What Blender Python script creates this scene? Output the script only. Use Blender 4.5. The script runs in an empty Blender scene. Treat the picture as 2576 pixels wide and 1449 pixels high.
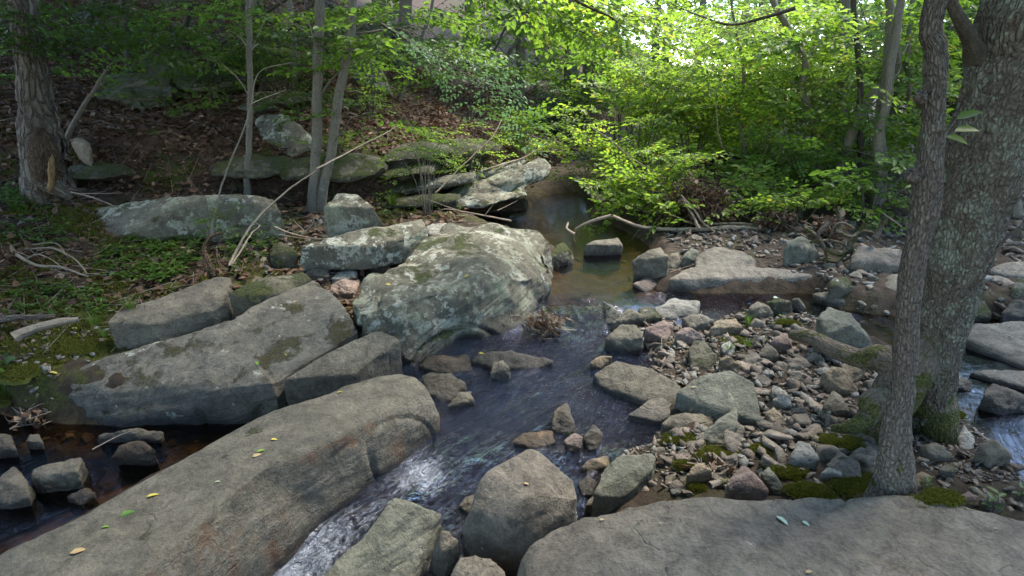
import bpy, bmesh, math, random
import numpy as np
from mathutils import Vector, Matrix
random.seed(7); RS = np.random.RandomState(11)
SC = bpy.context.scene
COL = SC.collection
R = math.radians

# ------------------------------------------------------------------ camera
PX_W, PX_H = 2576.0, 1449.0
LENS = 20.0
FPX = LENS / 36.0 * PX_W
PITCH = R(20.0)
CAM = np.array((0.0, 0.0, 2.0))
cam = bpy.data.cameras.new('camera'); camo = bpy.data.objects.new('camera', cam)
COL.objects.link(camo); camo.location = CAM; camo.rotation_euler = (R(90) - PITCH, 0, 0)
cam.lens = LENS; cam.sensor_width = 36.0; cam.clip_start = 0.05; cam.clip_end = 400
SC.camera = camo

# ------------------------------------------------------------------ sky, sun, exposure
SUN_EL, SUN_AZ = R(58), R(56)          # azimuth clockwise from +Y
w = bpy.data.worlds.new('World'); SC.world = w; w.use_nodes = True
wn = w.node_tree.nodes; wl = w.node_tree.links
sky = wn.new('ShaderNodeTexSky'); sky.sky_type = 'NISHITA'; sky.sun_disc = False
sky.sun_elevation = SUN_EL; sky.sun_rotation = SUN_AZ
sky.air_density = 1.0; sky.dust_density = 0.4; sky.ozone_density = 2.4
bg = wn['Background']; bg.inputs['Strength'].default_value = 0.12
wl.new(sky.outputs[0], bg.inputs['Color'])
sun = bpy.data.lights.new('sun', 'SUN'); sun.energy = 1.4; sun.angle = R(14); sun.color = (1.0, 0.93, 0.80)
suno = bpy.data.objects.new('sun', sun); COL.objects.link(suno)
sd = Vector((math.cos(SUN_EL) * math.sin(SUN_AZ), math.cos(SUN_EL) * math.cos(SUN_AZ), math.sin(SUN_EL)))
suno.rotation_euler = (-sd).to_track_quat('-Z', 'Y').to_euler()
SC.view_settings.view_transform = 'Standard'; SC.view_settings.look = 'None'
SC.view_settings.gamma = 1.0; SC.view_settings.exposure = 3.02
SC.render.engine = 'CYCLES'
SC.cycles.max_bounces = 8; SC.cycles.diffuse_bounces = 3; SC.cycles.glossy_bounces = 3
SC.cycles.transmission_bounces = 4; SC.cycles.transparent_max_bounces = 8
SC.cycles.use_denoising = True
SC.cycles.caustics_reflective = False; SC.cycles.caustics_refractive = False

# ------------------------------------------------------------------ pixel <-> place
CP, SP = math.cos(PITCH), math.sin(PITCH)
def ray(u, v):
    x = (u - PX_W / 2) / FPX; y = -(v - PX_H / 2) / FPX
    return np.array((x, CP + y * SP, -SP + y * CP))
def pz(u, v, z):
    d = ray(u, v); return CAM + d * ((z - CAM[2]) / d[2])
def py(u, v, y):
    d = ray(u, v); return CAM + d * (y / d[1])
def pd(u, v, t):
    return CAM + ray(u, v) * t
def sstep(a, b, x):
    t = np.clip((x - a) / (b - a), 0, 1); return t * t * (3 - 2 * t)

# ------------------------------------------------------------------ noise
_G = RS.normal(size=(256, 3)); _G /= np.linalg.norm(_G, axis=1)[:, None]
_PM = RS.permutation(256); _PM = np.concatenate([_PM, _PM, _PM])
def pn(P):
    P = np.asarray(P, float); i = np.floor(P).astype(int); f = P - i; i &= 255
    u = f * f * f * (f * (f * 6 - 15) + 10)
    r = np.zeros(len(P))
    for dx in (0, 1):
        wx = u[:, 0] if dx else 1 - u[:, 0]
        for dy in (0, 1):
            wy = u[:, 1] if dy else 1 - u[:, 1]
            for dz in (0, 1):
                wz = u[:, 2] if dz else 1 - u[:, 2]
                h = _PM[_PM[_PM[(i[:, 0] + dx) & 255] + ((i[:, 1] + dy) & 255)] + ((i[:, 2] + dz) & 255)]
                g = _G[h]
                r += wx * wy * wz * (g[:, 0] * (f[:, 0] - dx) + g[:, 1] * (f[:, 1] - dy) + g[:, 2] * (f[:, 2] - dz))
    return r * 1.5
def fbm(P, o=4, g=0.5):
    P = np.asarray(P, float); r = 0; a = 1
    for k in range(o):
        r = r + a * pn(P + 17.3 * k); P = P * 2.03; a *= g
    return r

# ------------------------------------------------------------------ tagging
def tag(o, label=None, cat=None, group=None, kind=None):
    if label: o['label'] = label
    if cat: o['category'] = cat
    if group: o['group'] = group
    if kind: o['kind'] = kind
    return o
def empty(name, loc, label, cat, group=None):
    o = bpy.data.objects.new(name, None); COL.objects.link(o); o.location = Vector(loc)
    o.empty_display_size = 0.1
    return tag(o, label, cat, group)
def mesh_from(name, V, Fc, mat=None, smooth=True, uv=None, attrs=None):
    V = np.ascontiguousarray(V, dtype=np.float32)
    me = bpy.data.meshes.new(name)
    if isinstance(Fc, np.ndarray):
        n, k = Fc.shape
        me.vertices.add(len(V)); me.vertices.foreach_set('co', V.ravel())
        me.loops.add(n * k); me.loops.foreach_set('vertex_index', np.ascontiguousarray(Fc, dtype=np.int32).ravel())
        me.polygons.add(n); me.polygons.foreach_set('loop_start', np.arange(0, n * k, k, dtype=np.int32))
        me.update(calc_edges=True); me.validate()
    else:
        me.from_pydata([tuple(p) for p in V], [], [tuple(f) for f in Fc]); me.update()
    if smooth: me.polygons.foreach_set('use_smooth', np.ones(len(me.polygons), dtype=bool))
    if uv is not None:
        l = me.uv_layers.new(name='UVMap'); li = np.empty(len(me.loops), dtype=np.int32)
        me.loops.foreach_get('vertex_index', li)
        l.data.foreach_set('uv', np.ascontiguousarray(np.asarray(uv, dtype=np.float32)[li]).ravel())
    for k, a in (attrs or {}).items():
        at = me.attributes.new(k, 'FLOAT', 'POINT'); at.data.foreach_set('value', np.asarray(a, dtype=np.float32))
    if mat: me.materials.append(mat)
    return me
def obj(name, me, parent=None, world=True):
    """link one mesh; vertices given in world space are moved to the parent's frame or to their own base"""
    o = bpy.data.objects.new(name, me); COL.objects.link(o)
    if parent is not None:
        o.parent = parent
        if world:
            me.transform(Matrix.Translation(-Vector(parent.location)))
    elif world:
        n = len(me.vertices); a = np.empty(n * 3, dtype=np.float32); me.vertices.foreach_get('co', a)
        a = a.reshape(-1, 3); c = Vector((a[:, 0].mean(), a[:, 1].mean(), a[:, 2].min()))
        me.transform(Matrix.Translation(-c)); o.location = c
    return o

# ------------------------------------------------------------------ node helper
class NT:
    def __init__(s, name):
        s.m = bpy.data.materials.new(name); s.m.use_nodes = True
        s.t = s.m.node_tree; s.t.nodes.clear()
        s.out = s.t.nodes.new('ShaderNodeOutputMaterial')
    def n(s, typ, props=None, **ins):
        k = s.t.nodes.new('ShaderNode' + typ)
        for a, b in (props or {}).items(): setattr(k, a, b)
        for a, b in ins.items():
            key = int(a[1:]) if a[0] == 'i' and a[1:].isdigit() else a.replace('_', ' ')
            s.set(k.inputs[key], b)
        return k
    def set(s, sock, b):
        if hasattr(b, 'bl_idname') and hasattr(b, 'is_output'): s.t.links.new(b, sock)
        elif isinstance(b, (tuple, list)) and sock.type == 'RGBA' and len(b) == 3: sock.default_value = (*b, 1)
        else: sock.default_value = b
    def pos(s): return s.n('NewGeometry').outputs['Position']
    def noise(s, vec, scale, detail=6, rough=.55, dist=0):
        return s.n('TexNoise', Vector=vec, Scale=scale, Detail=detail, Roughness=rough, Distortion=dist).outputs['Fac']
    def vor(s, vec, scale, feature='F1', **k):
        return s.n('TexVoronoi', {'feature': feature}, Vector=vec, Scale=scale, **k).outputs[0]
    def mul(s, vec, xyz): return s.n('VectorMath', {'operation': 'MULTIPLY'}, i0=vec, i1=xyz).outputs[0]
    def math(s, op, a, b=0.0, c=False):
        return s.n('Math', {'operation': op, 'use_clamp': c}, i0=a, i1=b).outputs[0]
    def ramp(s, f, a, b, lo=0.0, hi=1.0):
        return s.n('MapRange', {'interpolation_type': 'SMOOTHSTEP'}, Value=f, i1=a, i2=b, i3=lo, i4=hi).outputs[0]
    def mix(s, f, a, b, mode='MIX'):
        k = s.t.nodes.new('ShaderNodeMix'); k.data_type = 'RGBA'; k.blend_type = mode
        s.set(k.inputs[0], f); s.set(k.inputs[6], a); s.set(k.inputs[7], b); return k.outputs[2]
    def attr(s, name): return s.n('Attribute', {'attribute_name': name}).outputs['Fac']
    def bump(s, h, strength, dist, normal=None):
        k = s.n('Bump', Height=h, Strength=strength, Distance=dist)
        if normal is not None: s.t.links.new(normal, k.inputs['Normal'])
        return k.outputs[0]
    def surf(s, sh):
        s.t.links.new(sh, s.out.inputs['Surface']); return s.m
    def bsdf(s, **k): return s.n('BsdfPrincipled', None, **k).outputs[0]

def rock_mat(name, c1, c2, lichen=.3, moss=.3, rust=0.0, pale=(.43, .425, .35), strata=0.3, rnd=0.0, mosscol=(.045, .055, .010), tiltdeg=14):
    t = NT(name); p = t.pos(); g = t.n('NewGeometry'); nz = t.n('SeparateXYZ', Vector=g.outputs['Normal']).outputs[2]
    n1 = t.noise(p, 2.6, 7, .6); n2 = t.noise(p, 11, 8, .65, .4); n3 = t.noise(p, 60, 6, .7); n4 = t.noise(p, 240, 3, .6)
    col = t.mix(t.ramp(n1, .36, .64), c1, c2)
    if rnd:
        r = t.n('ObjectInfo').outputs['Random']
        col = t.mix(t.math('MULTIPLY', r, rnd), col, (.225, .175, .135))
        r2 = t.math('FRACT', t.math('MULTIPLY', r, 7.31))
        col = t.mix(1.0, col, t.n('CombineColor', i0=t.ramp(r2, 0, 1, .6, 1.25), i1=t.ramp(r2, 0, 1, .6, 1.25), i2=t.ramp(r2, 0, 1, .6, 1.25)).outputs[0], 'MULTIPLY')
    v = t.math('ADD', t.math('MULTIPLY', n2, .75), t.math('MULTIPLY', n3, .55))
    v = t.ramp(v, .38, .92, .45, 1.5)
    col = t.mix(1.0, col, t.n('CombineColor', i0=v, i1=v, i2=v).outputs[0], 'MULTIPLY')
    # black crustose spots and pale grains
    sp = t.math('MULTIPLY', t.ramp(t.noise(p, 34, 5, .6), .60, .68), t.ramp(t.noise(p, 5, 3), .45, .6))
    col = t.mix(t.math('MULTIPLY', sp, .75), col, (.035, .036, .030))
    col = t.mix(t.math('MULTIPLY', t.ramp(n4, .62, .75), .45), col, (.40, .38, .33))
    rough = .88
    if rust:
        rm = t.math('MULTIPLY', t.ramp(t.noise(p, 4.2, 9, .7, .6), .50, .66), t.ramp(nz, .75, .15))
        col = t.mix(t.math('MULTIPLY', rm, rust), col, (.105, .052, .028))
        dm = t.ramp(t.noise(p, 9, 9, .75, .3), .5, .68)
        col = t.mix(t.math('MULTIPLY', t.math('MULTIPLY', dm, t.ramp(nz, .8, .2)), rust * .8), col, (.028, .026, .020))
    if lichen:
        lm = t.math('ADD', t.math('MULTIPLY', t.noise(p, 4.5, 10, .72, .3), .7), t.math('MULTIPLY', t.noise(p, 22, 6, .6), .3))
        a = .66 - .16 * lichen
        lf = t.math('MULTIPLY', t.ramp(lm, a, a + .035), t.ramp(n3, .30, .55, .35, 1))
        col = t.mix(t.math('MULTIPLY', lf, .9), col, t.mix(t.ramp(n1, .4, .6), pale, (.285, .29, .20)))
        lm2 = t.ramp(t.noise(p, 7.5, 8, .7, .8), .60 - .12 * lichen, .68 - .12 * lichen)
        col = t.mix(t.math('MULTIPLY', lm2, .45), col, (.150, .146, .100))
    mh = None
    if moss:
        mm = t.math('ADD', t.noise(p, 3.2, 9, .68, .2), t.ramp(nz, -.3, .9, -.08, .05))
        a = .74 - .26 * moss
        mf = t.math('MULTIPLY', t.ramp(mm, a, a + .07), t.ramp(n3, .25, .5, .5, 1))
        mc = t.mix(t.ramp(t.noise(p, 90, 4, .7), .35, .65), tuple(x * .45 for x in mosscol), tuple(x * 1.7 for x in mosscol))
        col = t.mix(t.math('MULTIPLY', mf, .93), col, mc)
        mh = t.math('MULTIPLY', mf, t.math('ADD', t.noise(p, 130, 4, .7), .6))
    wet = t.attr('wet')
    pit = t.ramp(t.noise(p, 75, 5, .75), .30, .42)
    col = t.mix(t.math('MULTIPLY', t.math('SUBTRACT', 1.0, pit), .55), col, (.045, .042, .034))
    col = t.mix(t.math('MULTIPLY', wet, .72), col, (.020, .017, .012))
    # relief: bedding lines, pits, grain
    tilt = t.n('VectorRotate', {'rotation_type': 'AXIS_ANGLE'}, Vector=p, Axis=(.3, 1, 0), Angle=R(tiltdeg)).outputs[0]
    st = t.noise(t.mul(tilt, (2.2, 2.2, 30)), 1.0, 7, .65)
    h = t.math('ADD', t.math('MULTIPLY', st, strata), t.math('ADD', t.math('MULTIPLY', n2, .9), t.math('MULTIPLY', n3, .35)))
    wp = t.n('VectorMath', {'operation': 'ADD'}, i0=tilt, i1=t.n('VectorMath', {'operation': 'SCALE'}, i0=t.n('TexNoise', Vector=p, Scale=5, Detail=5).outputs['Color'], Scale=.22).outputs[0]).outputs[0]
    ck = t.ramp(t.vor(t.mul(wp, (1, 1, 2.6)), 2.6, 'DISTANCE_TO_EDGE'), 0, .022)
    h = t.math('ADD', h, t.math('MULTIPLY', t.math('MULTIPLY', ck, t.ramp(n1, .48, .62)), .22))
    if mh is not None: h = t.math('ADD', h, t.math('MULTIPLY', mh, .5))
    b = t.bump(h, .9, .036)
    b = t.bump(n4, .35, .003, b)
    rg = t.math('SUBTRACT', rough, t.math('MULTIPLY', wet, .55))
    return t.surf(t.bsdf(Base_Color=col, Roughness=rg, Normal=b, Specular_IOR_Level=.35))

def bark_mat(name, c1, c2, lichen=0.0, moss=0.0, plates=1.0, scale=1.0, lcol=(.33, .34, .27), deep=.02, stretch=.22):
    t = NT(name); uv = t.n('UVMap').outputs[0]; p = t.pos()
    st = t.mul(uv, (1, stretch, 1))
    vo = t.vor(t.n('VectorMath', {'operation': 'ADD'}, i0=st, i1=t.n('VectorMath', {'operation': 'SCALE'}, i0=t.n('TexNoise', Vector=uv, Scale=14 * scale, Detail=4).outputs['Color'], Scale=.022 / scale).outputs[0]).outputs[0], 42 * scale, 'DISTANCE_TO_EDGE')
    crack = t.ramp(vo, .0, .28)
    n1 = t.noise(t.mul(uv, (1, .25, 1)), 30 * scale, 8, .7, .5); n2 = t.noise(p, 5, 5); n3 = t.noise(p, 90, 6, .7)
    col = t.mix(t.ramp(n1, .3, .7), c1, c2)
    col = t.mix(t.ramp(crack, 0, 1, .85 * plates, 0), col, tuple(x * .22 for x in c1))
    col = t.mix(t.ramp(n3, .35, .7, 0, .5), col, tuple(min(1, x * 1.7) for x in c2))
    if lichen:
        lm = t.math('ADD', t.math('MULTIPLY', t.noise(p, 6, 9, .75, .6), .55), t.math('MULTIPLY', t.noise(p, 42, 8, .75), .45))
        a = .61 - .12 * lichen
        col = t.mix(t.math('MULTIPLY', t.ramp(lm, a, a + .05), t.ramp(crack, 0, .6, .25, .9)), col, t.mix(n2, lcol, (.20, .235, .17)))
    if moss:
        z = t.n('SeparateXYZ', Vector=p).outputs[2]
        mm = t.math('ADD', t.noise(p, 7, 8, .7), t.ramp(z, 1.0, .3, 0, .14))
        a = .74 - .22 * moss
        col = t.mix(t.math('MULTIPLY', t.ramp(mm, a, a + .06), .9), col, t.mix(t.ramp(n3, .4, .6), (.02, .026, .006), (.085, .088, .018)))
    h = t.math('ADD', t.math('MULTIPLY', crack, plates), t.math('ADD', t.math('MULTIPLY', n1, .7), t.math('MULTIPLY', n3, .3)))
    return t.surf(t.bsdf(Base_Color=col, Roughness=.92, Normal=t.bump(h, .9, deep), Specular_IOR_Level=.2))

def leaf_mat(name, ca, cb, trans, tmix=.5, rough=.45, cc=None):
    t = NT(name); g = t.n('NewGeometry'); r = g.outputs['Random Per Island']; p = g.outputs['Position']
    r2 = t.math('FRACT', t.math('MULTIPLY', r, 13.7))
    f = t.math('ADD', t.math('MULTIPLY', r, .65), t.math('MULTIPLY', t.ramp(t.noise(p, .9, 3), .35, .65), .35))
    col = t.mix(f, ca, cb)
    if cc: col = t.mix(t.ramp(r2, .93, .96), col, cc)
    tc = t.mix(1.0, col, trans, 'MULTIPLY')
    d = t.bsdf(Base_Color=col, Roughness=rough, Specular_IOR_Level=.4)
    tr = t.n('BsdfTranslucent', Color=tc).outputs[0]
    return t.surf(t.n('MixShader', i0=tmix, i1=d, i2=tr).outputs[0])

M = {}
M['grey'] = rock_mat('grey_sandstone', (0.104, 0.089, 0.066), (0.164, 0.140, 0.103), .18, .12, .15)
M['slab'] = rock_mat('smooth_grey_sandstone', (0.122, 0.104, 0.083), (0.181, 0.154, 0.120), .24, .10, 0, strata=.15)
M['rust'] = rock_mat('rust_stained_sandstone', (0.075, 0.070, 0.055), (0.119, 0.107, 0.084), .15, .34, .8, strata=.4)
M['lichen'] = rock_mat('lichen_covered_sandstone', (0.105, 0.095, 0.069), (0.171, 0.147, 0.107), .95, .52, .1, strata=1.0)
M['boulder'] = rock_mat('layered_lichen_sandstone', (0.107, 0.096, 0.069), (0.172, 0.148, 0.108), 1.0, .58, .25, strata=1.6, tiltdeg=40)
M['slope'] = rock_mat('brown_mossed_sandstone', (0.095, 0.086, 0.069), (0.146, 0.129, 0.102), .52, .60, .1, strata=.9, mosscol=(0.052, 0.044, 0.014))
M['mossy'] = rock_mat('mossy_sandstone', (0.066, 0.062, 0.040), (0.121, 0.107, 0.072), .55, 1.0, .2, strata=1.2, tiltdeg=22)
M['dark'] = rock_mat('dark_wet_sandstone', (0.055, 0.047, 0.036), (0.105, 0.087, 0.065), .0, .14, .5)
M['pink'] = rock_mat('pinkish_sandstone', (.175, .120, .098), (.235, .175, .145), .05, .04, 0)
M['tan'] = rock_mat('tan_sandstone', (.185, .135, .080), (.25, .195, .13), .05, .10, .2)
M['pale'] = rock_mat('pale_grey_stone', (.205, .19, .16), (.30, .28, .235), .2, .05, 0)
M['green'] = rock_mat('greenish_grey_sandstone', (0.106, 0.106, 0.079), (0.159, 0.152, 0.116), .22, .16, .1)
M['mix'] = rock_mat('loose_creek_stone', (.165, .138, .108), (.215, .185, .145), .06, .10, 0, rnd=.85)
M['bedmix'] = rock_mat('brown_bed_stone', (.065, .042, .025), (.12, .075, .040), 0, .05, .3, rnd=.4)
M['bark_right'] = bark_mat('lichen_plated_bark', (.088, .071, .054), (.155, .132, .104), .95, .30, .55, 1.7, deep=.03, stretch=.36)
M['bark_front'] = bark_mat('scaly_grey_bark', (.100, .082, .066), (.170, .145, .120), .40, .25, .75, 2.2, deep=.014, stretch=.30)
M['bark_root'] = bark_mat('mossy_root_bark', (.075, .058, .042), (.13, .105, .080), .1, .72, .5, 1.4, deep=.012, stretch=.4)
M['bark_left'] = bark_mat('furrowed_brown_bark', (.105, .082, .062), (.17, .14, .11), .12, .12, 1.0, .55, deep=.03)
M['bark_thin'] = bark_mat('smooth_grey_bark', (.105, .090, .068), (.185, .162, .128), .25, .10, .35, 1.4, deep=.006)
M['bark_dark'] = bark_mat('dark_twig_bark', (.035, .030, .022), (.075, .064, .048), .05, .15, .3, 2.0, deep=.004)
M['deadwood'] = bark_mat('bleached_dead_wood', (.165, .122, .085), (.28, .215, .155), .0, .0, .25, 1.5, deep=.004)
M['deadgrey'] = bark_mat('grey_dead_wood', (.13, .105, .08), (.22, .185, .145), .1, .08, .3, 1.5, deep=.004)
M['rotwood'] = bark_mat('rotten_brown_heartwood', (.055, .035, .022), (.12, .080, .050), 0, .1, .7, 1.2, deep=.03)
M['freshwood'] = bark_mat('exposed_yellow_heartwood', (.15, .088, .036), (.23, .145, .068), 0, 0, .3, 1.5, deep=.01)
M['leaf_bright'] = leaf_mat('bright_spring_leaf', (.095, .160, .017), (.185, .255, .030), (2.3, 2.4, 2.0), .60, cc=(.26, .22, .03))
M['leaf_mid'] = leaf_mat('mid_green_leaf', (.068, .130, .018), (.130, .205, .030), (1.9, 2.0, 1.4), .52)
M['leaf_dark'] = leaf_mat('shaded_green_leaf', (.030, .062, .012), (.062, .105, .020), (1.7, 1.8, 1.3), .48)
M['leaf_blue'] = leaf_mat('cool_green_leaf', (.055, .105, .045), (.095, .155, .065), (1.7, 1.8, 1.6), .45)
M['leaf_far'] = leaf_mat('far_glow_leaf', (.135, .200, .045), (.22, .28, .08), (2.1, 2.2, 1.7), .58)  # glow of the lit valley put into the colour, paler than near leaves
M['herb'] = leaf_mat('low_herb_leaf', (.045, .095, .014), (.090, .150, .024), (1.6, 1.7, 1.2), .42)
M['grassblade'] = leaf_mat('grass_blade', (.055, .105, .016), (.11, .17, .030), (1.6, 1.7, 1.2), .42)
M['moss'] = leaf_mat('moss_frond', (.050, .060, .008), (.140, .138, .016), (1.5, 1.5, 1.0), .3, .8)
M['litter'] = leaf_mat('dry_brown_leaf', (.058, .032, .019), (.155, .090, .054), (1.2, 1.0, .8), .18, .7, cc=(.30, .21, .14))
M['yellowleaf'] = leaf_mat('fallen_yellow_leaf', (.42, .36, .05), (.50, .42, .10), (1, 1, 1), .2, .6)
M['greenleaf'] = leaf_mat('fallen_green_leaf', (.10, .20, .03), (.16, .28, .04), (1, 1, 1), .2, .5)
M['paleleaf'] = leaf_mat('fallen_pale_leaf', (.38, .46, .36), (.42, .50, .40), (1, 1, 1), .2, .5)
M['tanleaf'] = leaf_mat('fallen_tan_leaf', (.30, .20, .10), (.40, .30, .16), (1, 1, 1), .2, .6)
# ------------------------------------------------------------------ water level and water courses
def Wl(x, y):
    x = np.asarray(x, float); y = np.asarray(y, float)
    m = np.interp(y, [1.2, 1.9, 2.35, 2.8, 3.9, 4.35, 4.75, 30], [-.28, -.20, -.10, -.01, .0, .02, .10, .16])
    r = np.interp(y, [1, 2.5, 4, 4.6, 30], [.02, .05, .08, .10, .16])
    l = np.full_like(m, -.17)
    m = m + (r - m) * sstep(1.25, 1.7, x)
    a = sstep(-1.25, -1.65, x) * sstep(3.9, 3.4, y)
    return m + (l - m) * a
def pw(u, v):
    z = 0.0
    for _ in range(6):
        p = pz(u, v, z); z = float(Wl(p[0], p[1]))
    return pz(u, v, z)
POLY = [[(1370, 492), (1450, 482), (1480, 540), (1600, 600), (1650, 640), (1610, 690), (1650, 760), (1545, 775), (1535, 860), (1630, 885),
         (1625, 925), (1500, 940), (1520, 990), (1600, 1010), (1660, 1080), (1640, 1110), (1540, 1140), (1490, 1180), (1500, 1290),
         (1450, 1330), (1300, 1449), (1200, 1640), (560, 1640), (400, 1449), (700, 1300), (860, 1240), (980, 1170), (1060, 1080),
         (1060, 1000), (980, 965), (1000, 900), (1150, 850), (1310, 820), (1385, 750), (1395, 680), (1420, 640), (1300, 600), (1180, 562), (1190, 535), (1330, 530)],
        [(1640, 735), (1800, 742), (2040, 742), (2100, 775), (2200, 795), (2330, 800), (2480, 800), (2760, 850), (3000, 1300), (2640, 1330),
         (2530, 1180), (2440, 1080), (2390, 1000), (2300, 905), (2190, 862), (2050, 805), (1980, 792), (1880, 780), (1790, 800), (1730, 815), (1700, 770)],
        [(-400, 1040), (0, 1040), (100, 1060), (300, 1075), (480, 1060), (650, 1060), (700, 1010), (760, 1010), (600, 1090), (350, 1200), (200, 1280), (0, 1400), (-400, 1600)],
        [(1725, 452), (1760, 425), (1830, 418), (1900, 440), (1890, 470), (1800, 476)]]
POLY = [np.array([pw(*q)[:2] for q in P]) for P in POLY]
def poly_sd(x, y, P):
    inside = np.zeros(x.shape, bool); dm = np.full(x.shape, 1e9)
    n = len(P)
    for i in range(n):
        x0, y0 = P[i]; x1, y1 = P[(i + 1) % n]
        c = ((y0 > y) != (y1 > y)); xx = x0 + (y - y0) * (x1 - x0) / ((y1 - y0) if y1 != y0 else 1e-9)
        inside ^= c & (x < xx)
        L = (x1 - x0) ** 2 + (y1 - y0) ** 2 + 1e-12
        t = np.clip(((x - x0) * (x1 - x0) + (y - y0) * (y1 - y0)) / L, 0, 1)
        dm = np.minimum(dm, (x - x0 - t * (x1 - x0)) ** 2 + (y - y0 - t * (y1 - y0)) ** 2)
    d = np.sqrt(dm); return np.where(inside, d, -d)
def water_sd(x, y):
    r = np.full(x.shape, -1e9)
    for P in POLY: r = np.maximum(r, poly_sd(x, y, P))
    return r
def line_sd(x, y, L):
    """signed distance to a polyline, positive on its left"""
    best = np.full(x.shape, 1e9); s = np.zeros(x.shape)
    for (x0, y0), (x1, y1) in zip(L[:-1], L[1:]):
        dx, dy = x1 - x0, y1 - y0; q = dx * dx + dy * dy
        t = np.clip(((x - x0) * dx + (y - y0) * dy) / q, 0, 1)
        d = np.hypot(x - x0 - t * dx, y - y0 - t * dy)
        sg = np.sign(dx * (y - y0) - dy * (x - x0))
        k = d < best; s = np.where(k, sg, s); best = np.where(k, d, best)
    return best * np.where(s == 0, 1, s)
HILL = [(-40, 2.0), (-12, 5.2), (-6, 6.3), (-4, 6.7), (-1.5, 7.5), (-.3, 9), (.5, 11), (1.3, 14), (4, 20), (9, 28), (18, 44)]
RIDGE = [(22, 46), (15, 27), (12, 15), (10, 7), (9, -8)]
CTRL = [(250, 680, .5), (100, 750, .45), (50, 620, .62), (450, 640, .5), (300, 800, .38), (100, 900, .22), (40, 1000, .08), (110, 480, .92), (600, 650, .45),
        (700, 640, .36), (800, 560, .55), (900, 620, .35), (1000, 540, .35), (1200, 540, .18), (600, 900, .0), (300, 960, -.05), (280, 900, .0), (200, 930, -.04), (350, 860, .08), (240, 960, -.06), (850, 850, .0), (-200, 800, .45), (-200, 1000, .1),
        (1900, 1000, .20), (1700, 900, .10), (1650, 1100, .08), (1800, 1150, .22), (2000, 1150, .30), (2200, 1200, .36), (2400, 1250, .26), (2100, 900, .18),
        (2000, 720, .2), (2200, 700, .26), (1800, 620, .22), (2100, 640, .33), (2400, 700, .26), (1700, 560, .2), (2500, 600, .36), (1900, 1300, .1), (2500, 1400, .16),
        (1400, 1400, -.3), (1100, 1400, -.35), (300, 1300, -.2), (2000, 540, .35), (1640, 990, -.02), (1590, 960, -.04), (1690, 1010, .02), (1650, 1060, -.03), (600, 464, .60), (720, 466, .60), (860, 472, .56), (240, 470, .80)]
CP_ = np.array([pz(*c) for c in CTRL] + [(0, .6, -.1), (0, -2, .1), (-2.5, 0, -.2), (2, 0, .1), (3, 9, .33), (5, 9, .45), (7, 7, .5), (6, 3, .3), (3, 12, .35), (6, 14, .5), (-7, 4, .6), (-7, 1, .2), (1, 22, .5), (8, 22, .6)])
def G0(x, y):
    num = 0; den = 1e-9
    sg = .42 + .06 * np.clip(y, 0, 30)
    for cx, cy, cz in CP_:
        k = np.exp(-((x - cx) ** 2 + (y - cy) ** 2) / (2 * sg * sg)) + 1e-7 / (1 + (x - cx) ** 2 + (y - cy) ** 2)
        num = num + k * cz; den = den + k
    z = num / den
    d = line_sd(x, y, HILL)
    z = z + .42 * sstep(0, .7, d) + .34 * np.clip(d, 0, None) + .14 * np.clip(d - 5, 0, None)
    e = line_sd(x, y, RIDGE)
    z = z + .40 * np.clip(e, 0, None)
    P = np.stack([x, y, 0 * x], 1)
    z = z + .10 * fbm(P * .45, 3) * sstep(5, 9, np.hypot(x, y)) + .05 * fbm(P * 1.3, 4) * (.5 + sstep(0, 1, d))
    z = z + .03 * np.abs(fbm(P * 5 + 3, 3)) + .022 * fbm(P * 11, 3)
    return z, d
def G(x, y):
    x = np.atleast_1d(np.asarray(x, float)); y = np.atleast_1d(np.asarray(y, float))
    z, d = G0(x, y); s = water_sd(x, y)
    m = sstep(-.16, .08, s)
    P = np.stack([x, y, 0 * x], 1)
    bed = Wl(x, y) - .10 + .05 * fbm(P * 3.1, 3) - .12 * sstep(.05, .5, s)
    return z + (bed - z) * m, d, s
def Gz(x, y): return float(G(x, y)[0][0])
def pg(u, v, surface=True):
    """where the sight line through a photo pixel meets the ground or the water"""
    d = ray(u, v); t = np.concatenate([np.linspace(.8, 8, 240), np.linspace(8.05, 60, 260)])
    x, y, z = CAM[0] + d[0] * t, d[1] * t, CAM[2] + d[2] * t
    g, _, s = G(x, y)
    if surface: g = np.where(s > 0, np.maximum(g, Wl(x, y)), g)
    h = z - g; k = np.argmax(h < 0)
    if not (h < 0).any(): k = len(t) - 1
    a = h[k - 1] / (h[k - 1] - h[k] + 1e-9) if k else 0
    tt = t[k - 1] + (t[k] - t[k - 1]) * a
    return CAM + d * tt

# ------------------------------------------------------------------ ground sheet
def grow(a, b, step, far, ratio=1.12):
    c = list(np.arange(a, b + 1e-6, step)); s = step; x = c[-1]
    while x < far: s *= ratio; x += s; c.append(x)
    s = step; x = c[0]; pre = []
    while x > -far: s *= ratio; x -= s; pre.append(x)
    return np.array(pre[::-1] + c)
xs = grow(-6.0, 5.5, .04, 42); ys = grow(.9, 10.0, .04, 46); ys = ys[ys > -14]
X, Y = np.meshgrid(xs, ys); x, y = X.ravel(), Y.ravel()
gz, gd, gs = G(x, y)
nx, ny = len(xs), len(ys)
idx = np.arange(nx * ny).reshape(ny, nx)
Fq = np.stack([idx[:-1, :-1], idx[:-1, 1:], idx[1:, 1:], idx[1:, :-1]], -1).reshape(-1, 4)
t = NT('forest_floor'); p = t.pos()
bed, hil = t.attr('bed'), t.attr('hill')
n1 = t.noise(p, 1.7, 7, .6); n2 = t.noise(p, 9, 8, .7, .3); n3 = t.noise(p, 55, 6, .7)
soil = t.mix(t.ramp(n2, .3, .7), (.022, .016, .011), (.062, .044, .031))
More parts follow.
